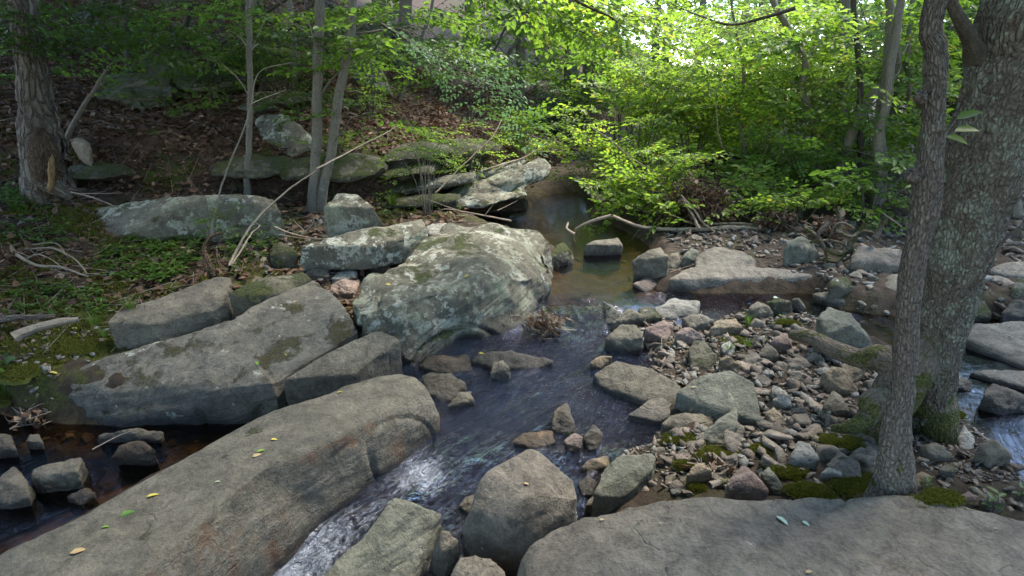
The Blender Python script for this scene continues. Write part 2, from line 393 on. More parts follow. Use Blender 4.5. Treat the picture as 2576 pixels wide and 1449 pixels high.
lit = t.mix(t.ramp(t.noise(p, 16, 8, .75, .6), .34, .66), (.030, .018, .012), (.090, .054, .034))
col = t.mix(hil, soil, lit)
mm = t.ramp(t.math('ADD', t.math('MULTIPLY', n1, .7), t.math('MULTIPLY', n2, .3)), .50, .58)
mc = t.mix(t.ramp(n3, .35, .65), (.018, .024, .005), (.070, .078, .013))
col = t.mix(t.math('MULTIPLY', mm, t.attr('mossy')), col, mc)
sed = t.mix(t.ramp(n2, .35, .65), (.050, .034, .018), (.120, .080, .040))
sed = t.mix(t.ramp(t.vor(p, 14), .05, .3), (.035, .022, .012), sed)
col = t.mix(bed, col, sed)
h = t.math('ADD', t.math('MULTIPLY', n2, 1.0), t.math('MULTIPLY', n3, .4))
M['ground'] = t.surf(t.bsdf(Base_Color=col, Roughness=.9, Normal=t.bump(h, .8, .03), Specular_IOR_Level=.2))
leftbank = sstep(.2, -1.0, x) * sstep(9, 7, y)
me = mesh_from('ground', np.stack([x, y, gz], 1), Fq, M['ground'], True, None,
               {'bed': sstep(-.10, .03, gs), 'hill': sstep(-.3, .6, gd), 'mossy': np.clip(.25 + .75 * leftbank + .5 * sstep(.2, 1, gd), 0, 1)})
tag(obj('ground', me, None, False), kind='structure')

# ------------------------------------------------------------------ water sheet with ripples along the flow
CL = np.array([pw(*q)[:2] for q in [(1400, 470), (1420, 520), (1450, 600), (1470, 660), (1440, 740), (1450, 830), (1400, 900), (1330, 980), (1200, 1090), (1060, 1190), (920, 1290), (760, 1400), (640, 1500)]])
RIFF = [(1440, 800, .35, .5), (1440, 850, .4, .6), (1120, 1150, .30, .65), (1065, 1195, .20, 1.25), (980, 1260, .22, .9), (900, 1310, .2, .9), (810, 1370, .25, 1.2), (730, 1430, .3, 1.2), (850, 1340, .2, 1.0), (1030, 1215, .16, 1.1),
        (1420, 985, .5, .25), (1560, 870, .12, .7), (1850, 752, .35, .45), (1740, 755, .25, .5), (1240, 885, .2, .4), (1290, 1380, .12, .8)]
wx = np.arange(-4.6, 5.2, .022); wy = np.concatenate([np.arange(.9, 5.0, .022), np.arange(5.0, 13.5, .05)])
X, Y = np.meshgrid(wx, wy); x, y = X.ravel(), Y.ravel(); s = water_sd(x, y)
cum = np.concatenate([[0], np.cumsum(np.hypot(*np.diff(CL, axis=0).T))])
best = np.full(x.shape, 1e9); fs = np.zeros(x.shape); ft = np.zeros(x.shape)
for i in range(len(CL) - 1):
    a, b = CL[i], CL[i + 1]; dx, dy = b - a; q = dx * dx + dy * dy
    tt = np.clip(((x - a[0]) * dx + (y - a[1]) * dy) / q, 0, 1)
    d = np.hypot(x - a[0] - tt * dx, y - a[1] - tt * dy); k = d < best
    sg = (dx * (y - a[1]) - dy * (x - a[0])) / math.sqrt(q)
    fs = np.where(k, cum[i] + tt * math.sqrt(q), fs); ft = np.where(k, sg, ft); best = np.where(k, d, best)
turb = np.zeros(x.shape)
for (u, v, r, a) in RIFF:
    c = pw(u, v); turb = np.maximum(turb, a * np.exp(-((x - c[0]) ** 2 + (y - c[1]) ** 2) / (r * r)))
Pf = np.stack([fs * 2.2, ft * 6, 0 * x], 1)
turb = np.maximum(turb, .30 * sstep(4.6, 4.2, y) * sstep(-1.6, -1.2, x) * sstep(1.5, 1.1, x))
z = Wl(x, y) + (.003 + .045 * turb) * fbm(Pf, 3) + .016 * turb * fbm(Pf * 3.3, 3) + .002 * fbm(np.stack([x * 9, y * 9, 0 * x], 1), 2)
ok = s > -.25
nx, ny = len(wx), len(wy); idx = np.arange(nx * ny).reshape(ny, nx)
Fq = np.stack([idx[:-1, :-1], idx[:-1, 1:], idx[1:, 1:], idx[1:, :-1]], -1).reshape(-1, 4)
Fq = Fq[ok[Fq].all(1)]
used = np.unique(Fq); mp = np.zeros(nx * ny, int); mp[used] = np.arange(len(used))
t = NT('stream_water'); p = t.pos(); uv = t.n('UVMap').outputs[0]; tb = t.attr('turb')
r1 = t.noise(t.mul(uv, (5, 12, 1)), 1.0, 5, .6, 1.2); r2 = t.noise(p, 16, 4, .55, .8); r3 = t.noise(t.mul(uv, (14, 42, 1)), 1.0, 5, .65, .8)
hh = t.math('ADD', t.math('MULTIPLY', r1, 1.0), t.math('ADD', t.math('MULTIPLY', r2, .5), t.math('MULTIPLY', r3, .7)))
nb = t.bump(hh, t.ramp(tb, 0, .35, .16, .95), .14)
fr = t.n('Fresnel', IOR=1.33, Normal=nb).outputs[0]
fr = t.math('MULTIPLY', fr, t.ramp(t.attr('sky_gain'), 0, 1, 1.3, 3.6), True)  # sky reflection inflated by position, strongest along the main stream
gl = t.n('BsdfGlossy', Color=(.84, .85, 1), Roughness=.06, Normal=nb).outputs[0]  # sky blue put into the reflection tint
tr = t.n('BsdfTransparent', Color=t.mix(t.attr('deep'), (.62, .50, .32), (.22, .19, .15))).outputs[0]
wat = t.n('MixShader', i0=fr, i1=tr, i2=gl).outputs[0]
f1 = t.noise(t.mul(uv, (7, 17, 1)), 1.0, 10, .74, 2.2)
fm = t.ramp(t.math('ADD', f1, t.math('MULTIPLY', tb, .44)), .80, 1.12)
fo = t.bsdf(Base_Color=(.36, .39, .46), Roughness=.6, Normal=nb)
M['water'] = t.surf(t.n('MixShader', i0=t.math('MULTIPLY', fm, .85), i1=wat, i2=fo).outputs[0])
me = mesh_from('water', np.stack([x, y, z], 1)[used], mp[Fq], M['water'], True, np.stack([fs, ft], 1)[used], {'turb': turb[used], 'sky_gain': (sstep(5.2, 4.5, y) * sstep(1.7, 1.3, x) * sstep(-1.8, -1.3, x))[used], 'deep': (sstep(.0, .35, s) * (1 - .75 * sstep(4.5, 5.0, y)))[used]})
tag(obj('water', me, None, False), kind='structure')
# ------------------------------------------------------------------ rocks
def hull_bm(bm, pts):
    vs = [bm.verts.new(Vector(p)) for p in pts]
    r = bmesh.ops.convex_hull(bm, input=vs)
    dead = [g for g in set(r['geom_interior']) | set(r['geom_unused']) if isinstance(g, bmesh.types.BMVert) and g.is_valid]
    bmesh.ops.delete(bm, geom=dead, context='VERTS')
def remeshed(hulls, vox):
    bm = bmesh.new()
    for h in hulls:
        b2 = bmesh.new(); hull_bm(b2, h); m2 = bpy.data.meshes.new('tmp'); b2.to_mesh(m2); b2.free(); bm.from_mesh(m2); bpy.data.meshes.remove(m2)
    bmesh.ops.recalc_face_normals(bm, faces=bm.faces)
    me = bpy.data.meshes.new('tmp'); bm.to_mesh(me); bm.free()
    o = bpy.data.objects.new('tmp', me); COL.objects.link(o)
    md = o.modifiers.new('r', 'REMESH'); md.mode = 'VOXEL'; md.voxel_size = vox
    dg = bpy.context.evaluated_depsgraph_get(); ev = o.evaluated_get(dg); m2 = ev.to_mesh()
    V = np.empty(len(m2.vertices) * 3, dtype=np.float32); m2.vertices.foreach_get('co', V); V = V.reshape(-1, 3).astype(float)
    E = np.empty(len(m2.edges) * 2, dtype=np.int32); m2.edges.foreach_get('vertices', E); E = E.reshape(-1, 2)
    n = len(m2.polygons); L = np.empty(len(m2.loops), dtype=np.int32); m2.loops.foreach_get('vertex_index', L)
    Fq = L.reshape(n, 4) if len(L) == 4 * n else [tuple(p.vertices) for p in m2.polygons]
    ev.to_mesh_clear(); bpy.data.objects.remove(o); bpy.data.meshes.remove(me)
    return V, E, Fq
def relax(V, E, it, k=.5):
    deg = np.bincount(E.ravel(), minlength=len(V))[:, None]
    for _ in range(it):
        S = np.zeros_like(V)
        for a in range(3):
            S[:, a] = np.bincount(E[:, 0], V[E[:, 1], a], len(V)) + np.bincount(E[:, 1], V[E[:, 0], a], len(V))
        V = V + k * (S / np.maximum(deg, 1) - V)
    return V
def vnorm(V, Fq):
    Fq = np.asarray(Fq); a = np.cross(V[Fq[:, 2]] - V[Fq[:, 0]], V[Fq[:, 3]] - V[Fq[:, 1]])
    N = np.zeros_like(V)
    for k in range(4):
        for c in range(3): N[:, c] += np.bincount(Fq[:, k], a[:, c], len(V))
    return N / (np.linalg.norm(N, axis=1)[:, None] + 1e-12)
BED = np.array((-.12, .22, .97)); BED /= np.linalg.norm(BED)
def weather(V, E, Fq, size, rough=1.0, strata=.5, smooth=3, seed=0.0):
    V = relax(V, E, smooth); N = vnorm(V, Fq)
    P = V + seed * 13.7; s = size
    d = .045 * s * fbm(P * (1.6 / s), 3) * rough
    d += .016 * s * np.abs(fbm(P * (5.0 / s), 3)) * rough
    b = V @ BED + .015 * fbm(P * 4, 2)
    L = pn(np.stack([b * 26, 0 * b + seed, P[:, 0] * .8], 1)) + .6 * pn(np.stack([b * 60, 0 * b + seed, P[:, 1] * .8], 1))
    d += strata * .012 * min(s, 1.2) * L * np.clip(1.1 - np.abs(N @ BED), 0, 1)
    cr = np.abs(pn(P * (2.4 / s) + 5)); d -= .022 * s * rough * np.clip(1 - cr / .045, 0, 1) * sstep(0, .3, pn(P * (1.3 / s) + 9) + .1)
    d += .004 * fbm(P * 22, 3) * min(1, rough)
    return V + N * np.clip(d, -.09 * s, .07 * s)[:, None]
def wetness(V):
    k = Wl(V[:, 0], V[:, 1]); s = water_sd(V[:, 0], V[:, 1])
    h = V[:, 2] - k + .035 * fbm(V * 9, 3)
    return sstep(.09, .01, h) * sstep(-.30, -.05, s)
NR = [0]
def finish(name, label, cat, hulls, mat, vox, size, rough, strata, smooth, group=None):
    NR[0] += 1
    V, E, Fq = remeshed(hulls, vox)
    V = weather(V, E, Fq, size, rough, strata, smooth, NR[0] * .71)
    o = obj(name, mesh_from(name, V, Fq, M[mat], True, None, {'wet': wetness(V)}))
    return tag(o, label, cat, group, 'thing')
HERO = []
def hull2(P):
    P = sorted(set((float(a), float(b)) for a, b in P)); H = []
    for Q in (P, P[::-1]):
        c = []
        for q in Q:
            while len(c) > 1 and (c[-1][0] - c[-2][0]) * (q[1] - c[-2][1]) - (c[-1][1] - c[-2][1]) * (q[0] - c[-2][0]) <= 0: c.pop()
            c.append(q)
        H += c[:-1]
    return H
def inside(u, v, P):
    c = np.zeros(u.shape, bool)
    for (x0, y0), (x1, y1) in zip(P, P[1:] + P[:1]): c ^= ((y0 > v) != (y1 > v)) & (u < x0 + (v - y0) * (x1 - x0) / ((y1 - y0) or 1e-9))
    return c
def to_px(P):
    d = P - CAM; f = d[:, 1] * CP - d[:, 2] * SP; h = d[:, 1] * SP + d[:, 2] * CP
    return PX_W / 2 + FPX * d[:, 0] / f, PX_H / 2 - FPX * h / f
def free(u, v):
    k = np.ones(u.shape, bool)
    for H in HERO: k &= ~inside(u, v, H)
    return k
def rock(name, label, mat, hulls, base, rough=1.0, strata=.5, smooth=2, res=64, cat='rock'):
    """hulls: convex pieces of one rock, each a list of (pixel u, pixel v, height); every piece also reaches down to base"""
    HP = []
    for h in hulls:
        HERO.append(hull2([q[:2] for q in h]))
        P = [pz(*q) for q in h]
        HP.append(P + [np.array((p[0], p[1] + .02, base)) for p in P])
    A = np.concatenate(HP); ext = A.max(0) - A.min(0); size = float(np.sort(ext)[1])
    return finish(name, label, cat, HP, mat, max(.007, ext.max() / res), size, rough, strata, smooth)
def hill_rock(name, label, mat, outs, depth, fwd=0.0, res=50, cat='rock', sink=.12):
    """a rock on the slope: outlines with their own distance (where the lowest point meets the slope) and thickness"""
    HP = []
    for O in outs:
        v0 = min(q[1] for q in O); v1 = max(q[1] for q in O); cu = [q[0] for q in O if q[1] == v1][0]
        y0 = pg(cu, v1)[1] + fwd; P = [py(u, v, y0 + depth * .6 * (v1 - v) / (v1 - v0)) for u, v in O]
        c = sum(P) / len(P)
        HP.append(P + [c + (p - c) * .9 + np.array((0, depth, -sink)) for p in P] + [c + np.array((0, -.12 * depth, .02))])
    A = np.concatenate(HP); ext = A.max(0) - A.min(0)
    return finish(name, label, cat, HP, mat, max(.008, ext.max() / res), float(np.sort(ext)[1]), .8, .8, 2)
def stone(label, outline, mat, hk=.45, name='stone', cat='stone', rough=1.0, lean=0.0):
    HERO.append(hull2(outline)); O = np.array(outline, float); v0, v1 = O[:, 1].min(), O[:, 1].max(); cu = O[O[:, 1].argmax(), 0]
    if v1 < 300: return hill_rock(name, label, mat, [outline], .35, 0, 30, cat)
    b = pg(cu, v1); dist = b[1] / ray(cu, v1)[1]
    wid = (O[:, 0].max() - O[:, 0].min()) / FPX * dist
    zb = b[2]; top = zb + .8 * hk * min(wid, (v1 - v0) / FPX * dist * 1.6)
    P = []
    for u, v in O:
        h = (v1 - v) / (v1 - v0); z = zb + (top - zb) * (min(1.0, h / .62) ** .75 + RS.normal() * .06 * (h > .3)); P.append(pz(u, v, z))
    P = np.array(P); C = P.mean(0); C[2] = P[:, 2].max() + .06 * wid; C[1] += .03 * wid
    low = [np.array((p[0] * .9 + C[0] * .1, p[1] + .03 * wid, zb - .12 - .1 * wid)) for p in P]
    H = list(P) + low + [C + RS.normal(size=3) * .04 * wid]
    A = np.array(H); ext = A.max(0) - A.min(0)
    return finish(name, label, cat, [H], mat, max(.005, ext.max() / 32), float(wid) * .8, rough * 1.5, .5, 2)

# --- the great slabs and boulders
rock('slab_rock', 'broad flat grey slab filling the near foreground under the slender front tree', 'slab',
     [[(1296, 1449, .28), (1312, 1392, .33), (1345, 1358, .36), (1410, 1329, .39), (1559, 1296, .41), (1575, 1280, .43), (1642, 1259, .45), (1717, 1247, .45), (1850, 1256, .45), (1984, 1253, .45), (2100, 1257, .45), (2200, 1238, .45), (2317, 1245, .45), (2434, 1271, .45), (2576, 1308, .44), (2900, 1400, .42),
       (3000, 1800, .44), (1700, 1850, .46), (1420, 1700, .42), (1330, 1560, .38)]], -.30, .7, .4, 2, 130)
rock('long_boulder', 'long whale-backed sandstone boulder beside white water, rust-stained side and scattered leaves on its crest', 'rust',
     [[(1000, 940, .27), (1040, 950, .27), (1062, 975, .27), (859, 1095, .31), (640, 1190, .33), (690, 1030, .29), (560, 1095, .30), (1098, 1045, .10), (1000, 1175, -.06), (859, 1255, -.12), (985, 955, .25), (1090, 1080, .0), (560, 1345, -.14)],
      [(700, 1035, .28), (560, 1095, .30), (380, 1195, .31), (640, 1190, .33), (470, 1275, .33), (300, 1430, .32), (130, 1330, .29), (0, 1398, .27), (-160, 1520, .24), (-40, 1640, .27), (150, 1620, .30), (860, 1250, -.10), (700, 1320, -.14), (433, 1449, -.22), (300, 1560, -.22)]], -.45, .55, .3, 4, 110)
rock('layered_boulder', 'biggest mid-stream boulder, layered top with lichen crust and rounded green-grey face', 'boulder',
     [[(1132, 572, .55), (1236, 573, .56), (1302, 577, .53), (1352, 584, .50), (1388, 607, .46), (1392, 676, .36), (1404, 712, .25), (1390, 745, .12), (1270, 660, .50), (1110, 728, .47), (1322, 836, .0), (1226, 863, -.02), (1159, 870, -.02), (1076, 610, .55), (1180, 690, .52), (1326, 700, .40)],
      [(1076, 605, .55), (1000, 662, .50), (925, 712, .44), (876, 755, .40), (905, 790, .39), (1010, 757, .46), (1110, 728, .48), (1200, 690, .50), (930, 838, .22), (985, 915, .0), (1046, 926, .0), (1159, 870, -.02), (1132, 572, .55)],
      [(1270, 660, .49), (1380, 640, .43), (1200, 690, .48), (1300, 760, .25), (1310, 835, .0), (1240, 860, -.03)]], -.2, 1.7, .2, 1, 120)
rock('sloping_slab', 'large tilted slab with brown moss stains and pale lichen rim above the dark gully', 'slope',
     [[(131, 968, .05), (200, 926, .10), (280, 902, .16), (500, 825, .30), (585, 800, .34), (690, 960, .15), (640, 1045, -.12), (560, 1046, -.15), (490, 1045, -.14), (480, 960, .12), (140, 1040, -.16), (300, 1070, -.16), (300, 975, .07), (380, 1070, -.17)],
      [(585, 800, .34), (640, 765, .38), (690, 742, .42), (787, 700, .44), (830, 730, .41), (868, 770, .36), (903, 830, .27), (700, 960, .13), (640, 1030, -.1), (500, 940, .12), (710, 940, .10)]], -.4, .8, .6, 2, 100)
rock('raised_slab', 'flat oval slab lying on the bank edge above the sloping slab', 'grey',
     [[(270, 813, .35), (300, 785, .38), (400, 748, .43), (493, 711, .47), (540, 697, .49), (579, 701, .48), (568, 743, .42), (545, 778, .34), (500, 822, .20), (417, 852, .14), (310, 862, .14), (293, 832, .26), (400, 815, .30), (500, 785, .34)]], .0, .8, .6, 2, 70)
rock('slab_end', 'mossy ledge stone wedged behind the sloping slab next to a dark hollow', 'mossy',
     [[(573, 737, .45), (650, 700, .47), (687, 694, .47), (760, 684, .48), (783, 700, .46), (700, 742, .40), (640, 762, .36), (600, 762, .34)]], .18, .8, .6, 2, 50)
rock('block_rock', 'square-edged stone block leaning beside the long boulder', 'grey',
     [[(946, 832, .34), (1006, 853, .30), (985, 925, .05), (995, 890, .12), (890, 940, .18), (712, 955, .15), (840, 880, .27), (740, 1008, -.08), (716, 990, .0), (860, 975, -.06), (975, 932, -.03)]], -.3, .6, .5, 2, 70)
rock('lichen_block', 'wedge-shaped block with white lichen patch on its end, bridging a dark gap above the pebbles', 'lichen',
     [[(748, 620, .60), (850, 590, .66), (930, 574, .70), (1060, 552, .72), (1075, 574, .66), (1062, 606, .55), (1000, 638, .45), (872, 660, .42), (772, 643, .50), (940, 620, .58)]], .36, .8, .8, 2, 70)
rock('rounded_boulder', 'rounded pale grey boulder at the foot of the twin trees', 'boulder',
     [[(818, 520, .85), (850, 484, .92), (900, 490, .92), (942, 522, .84), (962, 558, .70), (950, 574, .58), (860, 588, .52), (818, 562, .60)]], .3, .9, .7, 3, 50)
rock('lichen_ledge', 'long low rock crusted with white lichen on the mossy bank', 'lichen',
     [[(285, 604, .52), (140, 556, .62), (182, 542, .64), (213, 527, .70), (310, 526, .74), (347, 514, .78), (393, 497, .86), (493, 494, .90), (533, 487, .92), (540, 572, .56), (440, 590, .53), (317, 600, .52)],
      [(493, 494, .90), (533, 486, .92), (567, 494, .90), (687, 497, .86), (711, 527, .76), (708, 550, .66), (667, 562, .60), (540, 572, .56), (513, 588, .53)]], .42, .9, .8, 2, 90)
rock('pale_slab', 'pale flat slab seen just behind the layered boulder', 'pale',
     [[(1070, 572, .50), (1085, 562, .52), (1130, 560, .52), (1150, 575, .5), (1080, 590, .48)]], .2, .6, .5, 2, 30)
rock('central_boulder', 'five-sided smooth grey boulder standing in the stream at bottom centre', 'slab',
     [[(1332, 1124, .31), (1352, 1129, .31), (1392, 1164, .28), (1442, 1207, .24), (1452, 1253, .18), (1409, 1318, .07), (1352, 1349, .06), (1320, 1358, .05), (1266, 1422, -.08), (1214, 1403, -.10), (1188, 1374, -.06), (1160, 1333, .02), (1180, 1286, .12), (1206, 1207, .21), (1226, 1184, .25), (1300, 1153, .30), (1310, 1260, .235), (1385, 1280, .16), (1262, 1330, .12)]], -.45, .6, .2, 3, 80)
rock('crested_block', 'angular mossy-edged block with a raised pale crest at the bottom, left of the central boulder', 'green',
     [[(820, 1452, .0), (862, 1394, .06), (992, 1256, .16), (1016, 1257, .16), (1046, 1267, .15), (1112, 1290, .06), (1092, 1318, -.02), (1072, 1384, -.12), (1005, 1449, -.2), (930, 1420, .02), (905, 1460, .0), (760, 1560, -.02), (1000, 1560, -.22)]], -.5, .8, .8, 2, 70)
rock('narrow_block', 'small narrow grey stone squeezed between the crested block and the central boulder', 'grey',
     [[(1106, 1330, .05), (1136, 1333, .05), (1156, 1360, .0), (1152, 1393, -.08), (1126, 1426, -.16), (1072, 1452, -.22), (1085, 1390, -.06), (1110, 1390, -.02)]], -.5, .8, .5, 2, 40)
rock('stub_rock', 'pinkish grey stone cut by the bottom edge below the central boulder', 'slab',
     [[(1129, 1449, .0), (1156, 1397, .05), (1192, 1394, .06), (1236, 1404, .05), (1266, 1430, .02), (1290, 1500, -.05), (1120, 1540, -.05)]], -.4, .5, .2, 2, 40)
rock('tilted_stone', 'tan-grey tilted plate of stone at the water edge right of the central boulder', 'green',
     [[(1489, 1243, .12), (1519, 1179, .17), (1552, 1149, .19), (1642, 1133, .20), (1653, 1146, .19), (1642, 1179, .16), (1589, 1233, .11), (1559, 1253, .09), (1500, 1256, .05), (1560, 1262, .03), (1600, 1240, .05), (1570, 1190, .175)]], -.2, .7, .6, 2, 45)
rock('flat_island_rock', 'broad low two-step rock with green moss streaks across the side channel', 'slab',
     [[(1750, 645, .34), (1797, 617, .40), (1867, 627, .39), (1907, 650, .34), (1904, 668, .28), (1750, 672, .27)],
      [(1677, 702, .22), (1720, 673, .28), (1800, 661, .30), (1960, 672, .29), (2050, 694, .25), (2068, 706, .20), (2060, 727, .12), (2040, 740, .08), (1900, 744, .07), (1800, 745, .07), (1700, 735, .08)]], -.05, .7, .5, 3, 80)
rock('mottled_slab', 'broad mottled flat stone sloping into the water below the gravel bar', 'grey',
     [[(1490, 940, .06), (1550, 906, .14), (1640, 926, .15), (1702, 960, .13), (1736, 1030, .08), (1690, 1034, .04), (1600, 1006, .02), (1510, 972, .02)]], -.15, .6, .4, 2, 50)
rock('thin_slab', 'thin triangular flat slab half awash under the gravel bar', 'slab',
     [[(1577, 1043, .02), (1640, 1001, .08), (1717, 991, .10), (1736, 1035, .07), (1700, 1052, .03), (1660, 1060, .02)]], -.15, .5, .4, 2, 40)
rock('green_slab', 'largest smooth green-grey slab on the gravel bar with a small brown stone resting on it', 'green',
     [[(1700, 985, .20), (1760, 942, .28), (1840, 931, .31), (1895, 960, .30), (1919, 1060, .20), (1880, 1050, .18), (1800, 1042, .16), (1720, 1014, .15)]], -.1, .5, .3, 2, 50)
rock('pool_slab', 'flat-topped rectangular rock standing in the upstream pool', 'grey',
     [[(1469, 614, .25), (1492, 603, .28), (1556, 597, .28), (1567, 617, .22), (1563, 636, .12), (1470, 640, .10)]], -.1, .6, .5, 2, 36)
rock('mossy_wedge', 'greenish wedge rock touching the right end of the layered boulder', 'mossy',
     [[(1382, 645, .24), (1400, 615, .32), (1416, 608, .33), (1437, 630, .25), (1446, 646, .16), (1440, 665, .10), (1395, 672, .10)]], -.1, .8, .5, 2, 36)
rock('right_slab', 'broad flat grey slab lying in the side stream at the right edge', 'slab',
     [[(2414, 843, .16), (2452, 817, .19), (2576, 806, .22), (2760, 850, .22), (2760, 960, .10), (2576, 925, .08), (2480, 893, .08)],
      [(2436, 935, .10), (2500, 925, .13), (2600, 930, .15), (2720, 1010, .10), (2576, 975, .05), (2470, 955, .05)]], -.12, .5, .5, 2, 60)
# --- ledges and boulders of the left hillside
hill_rock('hillside_boulder', 'pale lichen-covered boulder behind the leaning sapling on the left slope', 'lichen',
     [[(640, 305), (655, 292), (705, 288), (748, 316), (780, 345), (785, 376), (735, 400), (662, 364)]], .7)
hill_rock('mossy_ledge', 'long dark mossy ledge overhanging a black gap at the foot of the hillside', 'mossy',
     [[(515, 412), (560, 392), (640, 386), (720, 398), (700, 432), (640, 446), (530, 440)], [(690, 395), (760, 398), (800, 408), (790, 440), (720, 450), (680, 430)],
      [(780, 400), (830, 388), (870, 386), (930, 396), (962, 420), (940, 442), (850, 458), (780, 450)]], .9, -.30, 80)
hill_rock('undercut_ledge', 'short mossy ledge beside the rotten trunk with a black hollow beneath', 'mossy',
     [[(165, 425), (200, 412), (260, 408), (305, 420), (308, 438), (240, 454), (168, 447)]], .6, -.25, 50)
hill_rock('outcrop_rock', 'mossy outcrop of stacked thick beds high on the left slope', 'mossy',
     [[(245, 206), (262, 192), (340, 184), (432, 192), (428, 214), (340, 226), (250, 224)], [(238, 232), (300, 222), (432, 216), (436, 240), (300, 252), (242, 246)], [(268, 258), (300, 248), (428, 240), (420, 262), (360, 277), (300, 272)], [(352, 186), (358, 146), (385, 140), (416, 146), (434, 188), (390, 196)]], .7, -.15, 90)
hill_rock('overhang_slab', 'dark overhanging slab with a black cave under it on the left slope', 'mossy',
     [[(430, 178), (500, 172), (600, 185), (640, 205), (600, 215), (500, 228), (435, 225)]], .6, -.25)
hill_rock('leaning_boulder', 'grey boulder with a dark underside leaning on the slope right of the twin trees', 'lichen',
     [[(893, 170), (905, 148), (924, 137), (952, 161), (970, 207), (978, 232), (956, 241), (908, 218), (888, 200)]], .5)
hill_rock('strata_ledge', 'layered mossy ledge of thin beds running above the upstream bank', 'mossy',
     [[(930, 395), (965, 372), (1000, 364), (1080, 360), (1125, 366), (1140, 385), (1050, 402), (950, 412)], [(1080, 368), (1160, 352), (1215, 352), (1262, 366), (1250, 384), (1160, 396), (1090, 400)],
      [(900, 425), (960, 412), (1040, 408), (1100, 412), (1085, 436), (1000, 446), (910, 448)], [(930, 452), (1000, 448), (1060, 452), (1050, 478), (980, 488), (930, 480)], [(1100, 408), (1180, 396), (1230, 396), (1210, 412), (1130, 428)]], .8, -.1, 100)
hill_rock('upper_ledge', 'low dark mossy ledge crossing the slope behind the twin trunks', 'mossy',
     [[(655, 236), (720, 228), (790, 234), (784, 254), (720, 262), (660, 256)], [(770, 240), (850, 236), (890, 250), (870, 268), (790, 266)], [(600, 262), (660, 256), (690, 268), (640, 282), (596, 276)]], .6, -.15, 80)
hill_rock('bedding_slab', 'thin lichen-edged bedding slab stepping down between the strata ledge and the pool', 'boulder',
     [[(1000, 482), (1040, 458), (1120, 442), (1195, 436), (1190, 452), (1100, 474), (1020, 490)]], .6, -.1, 60)
hill_rock('bedding_slab', 'lowest thin bedding slab, mossy, right behind the forked pale dead branch', 'mossy',
     [[(955, 512), (1010, 496), (1090, 486), (1160, 490), (1150, 506), (1060, 520), (970, 524)]], .5, -.05, 60)
hill_rock('slanted_slab', 'upper of two pale bedding slabs slanting down to the upstream pool', 'boulder',
     [[(1130, 456), (1200, 430), (1320, 396), (1326, 408), (1278, 440), (1180, 468), (1140, 470)]], .7, 0, 60)
hill_rock('lower_slanted_slab', 'lower lichen-edged bedding slab beside the upstream pool', 'boulder',
     [[(1095, 494), (1250, 442), (1370, 400), (1388, 415), (1382, 442), (1320, 474), (1210, 500), (1110, 508)], [(1090, 508), (1210, 502), (1320, 478), (1330, 492), (1220, 520), (1100, 524)]], .8, -.1, 70)
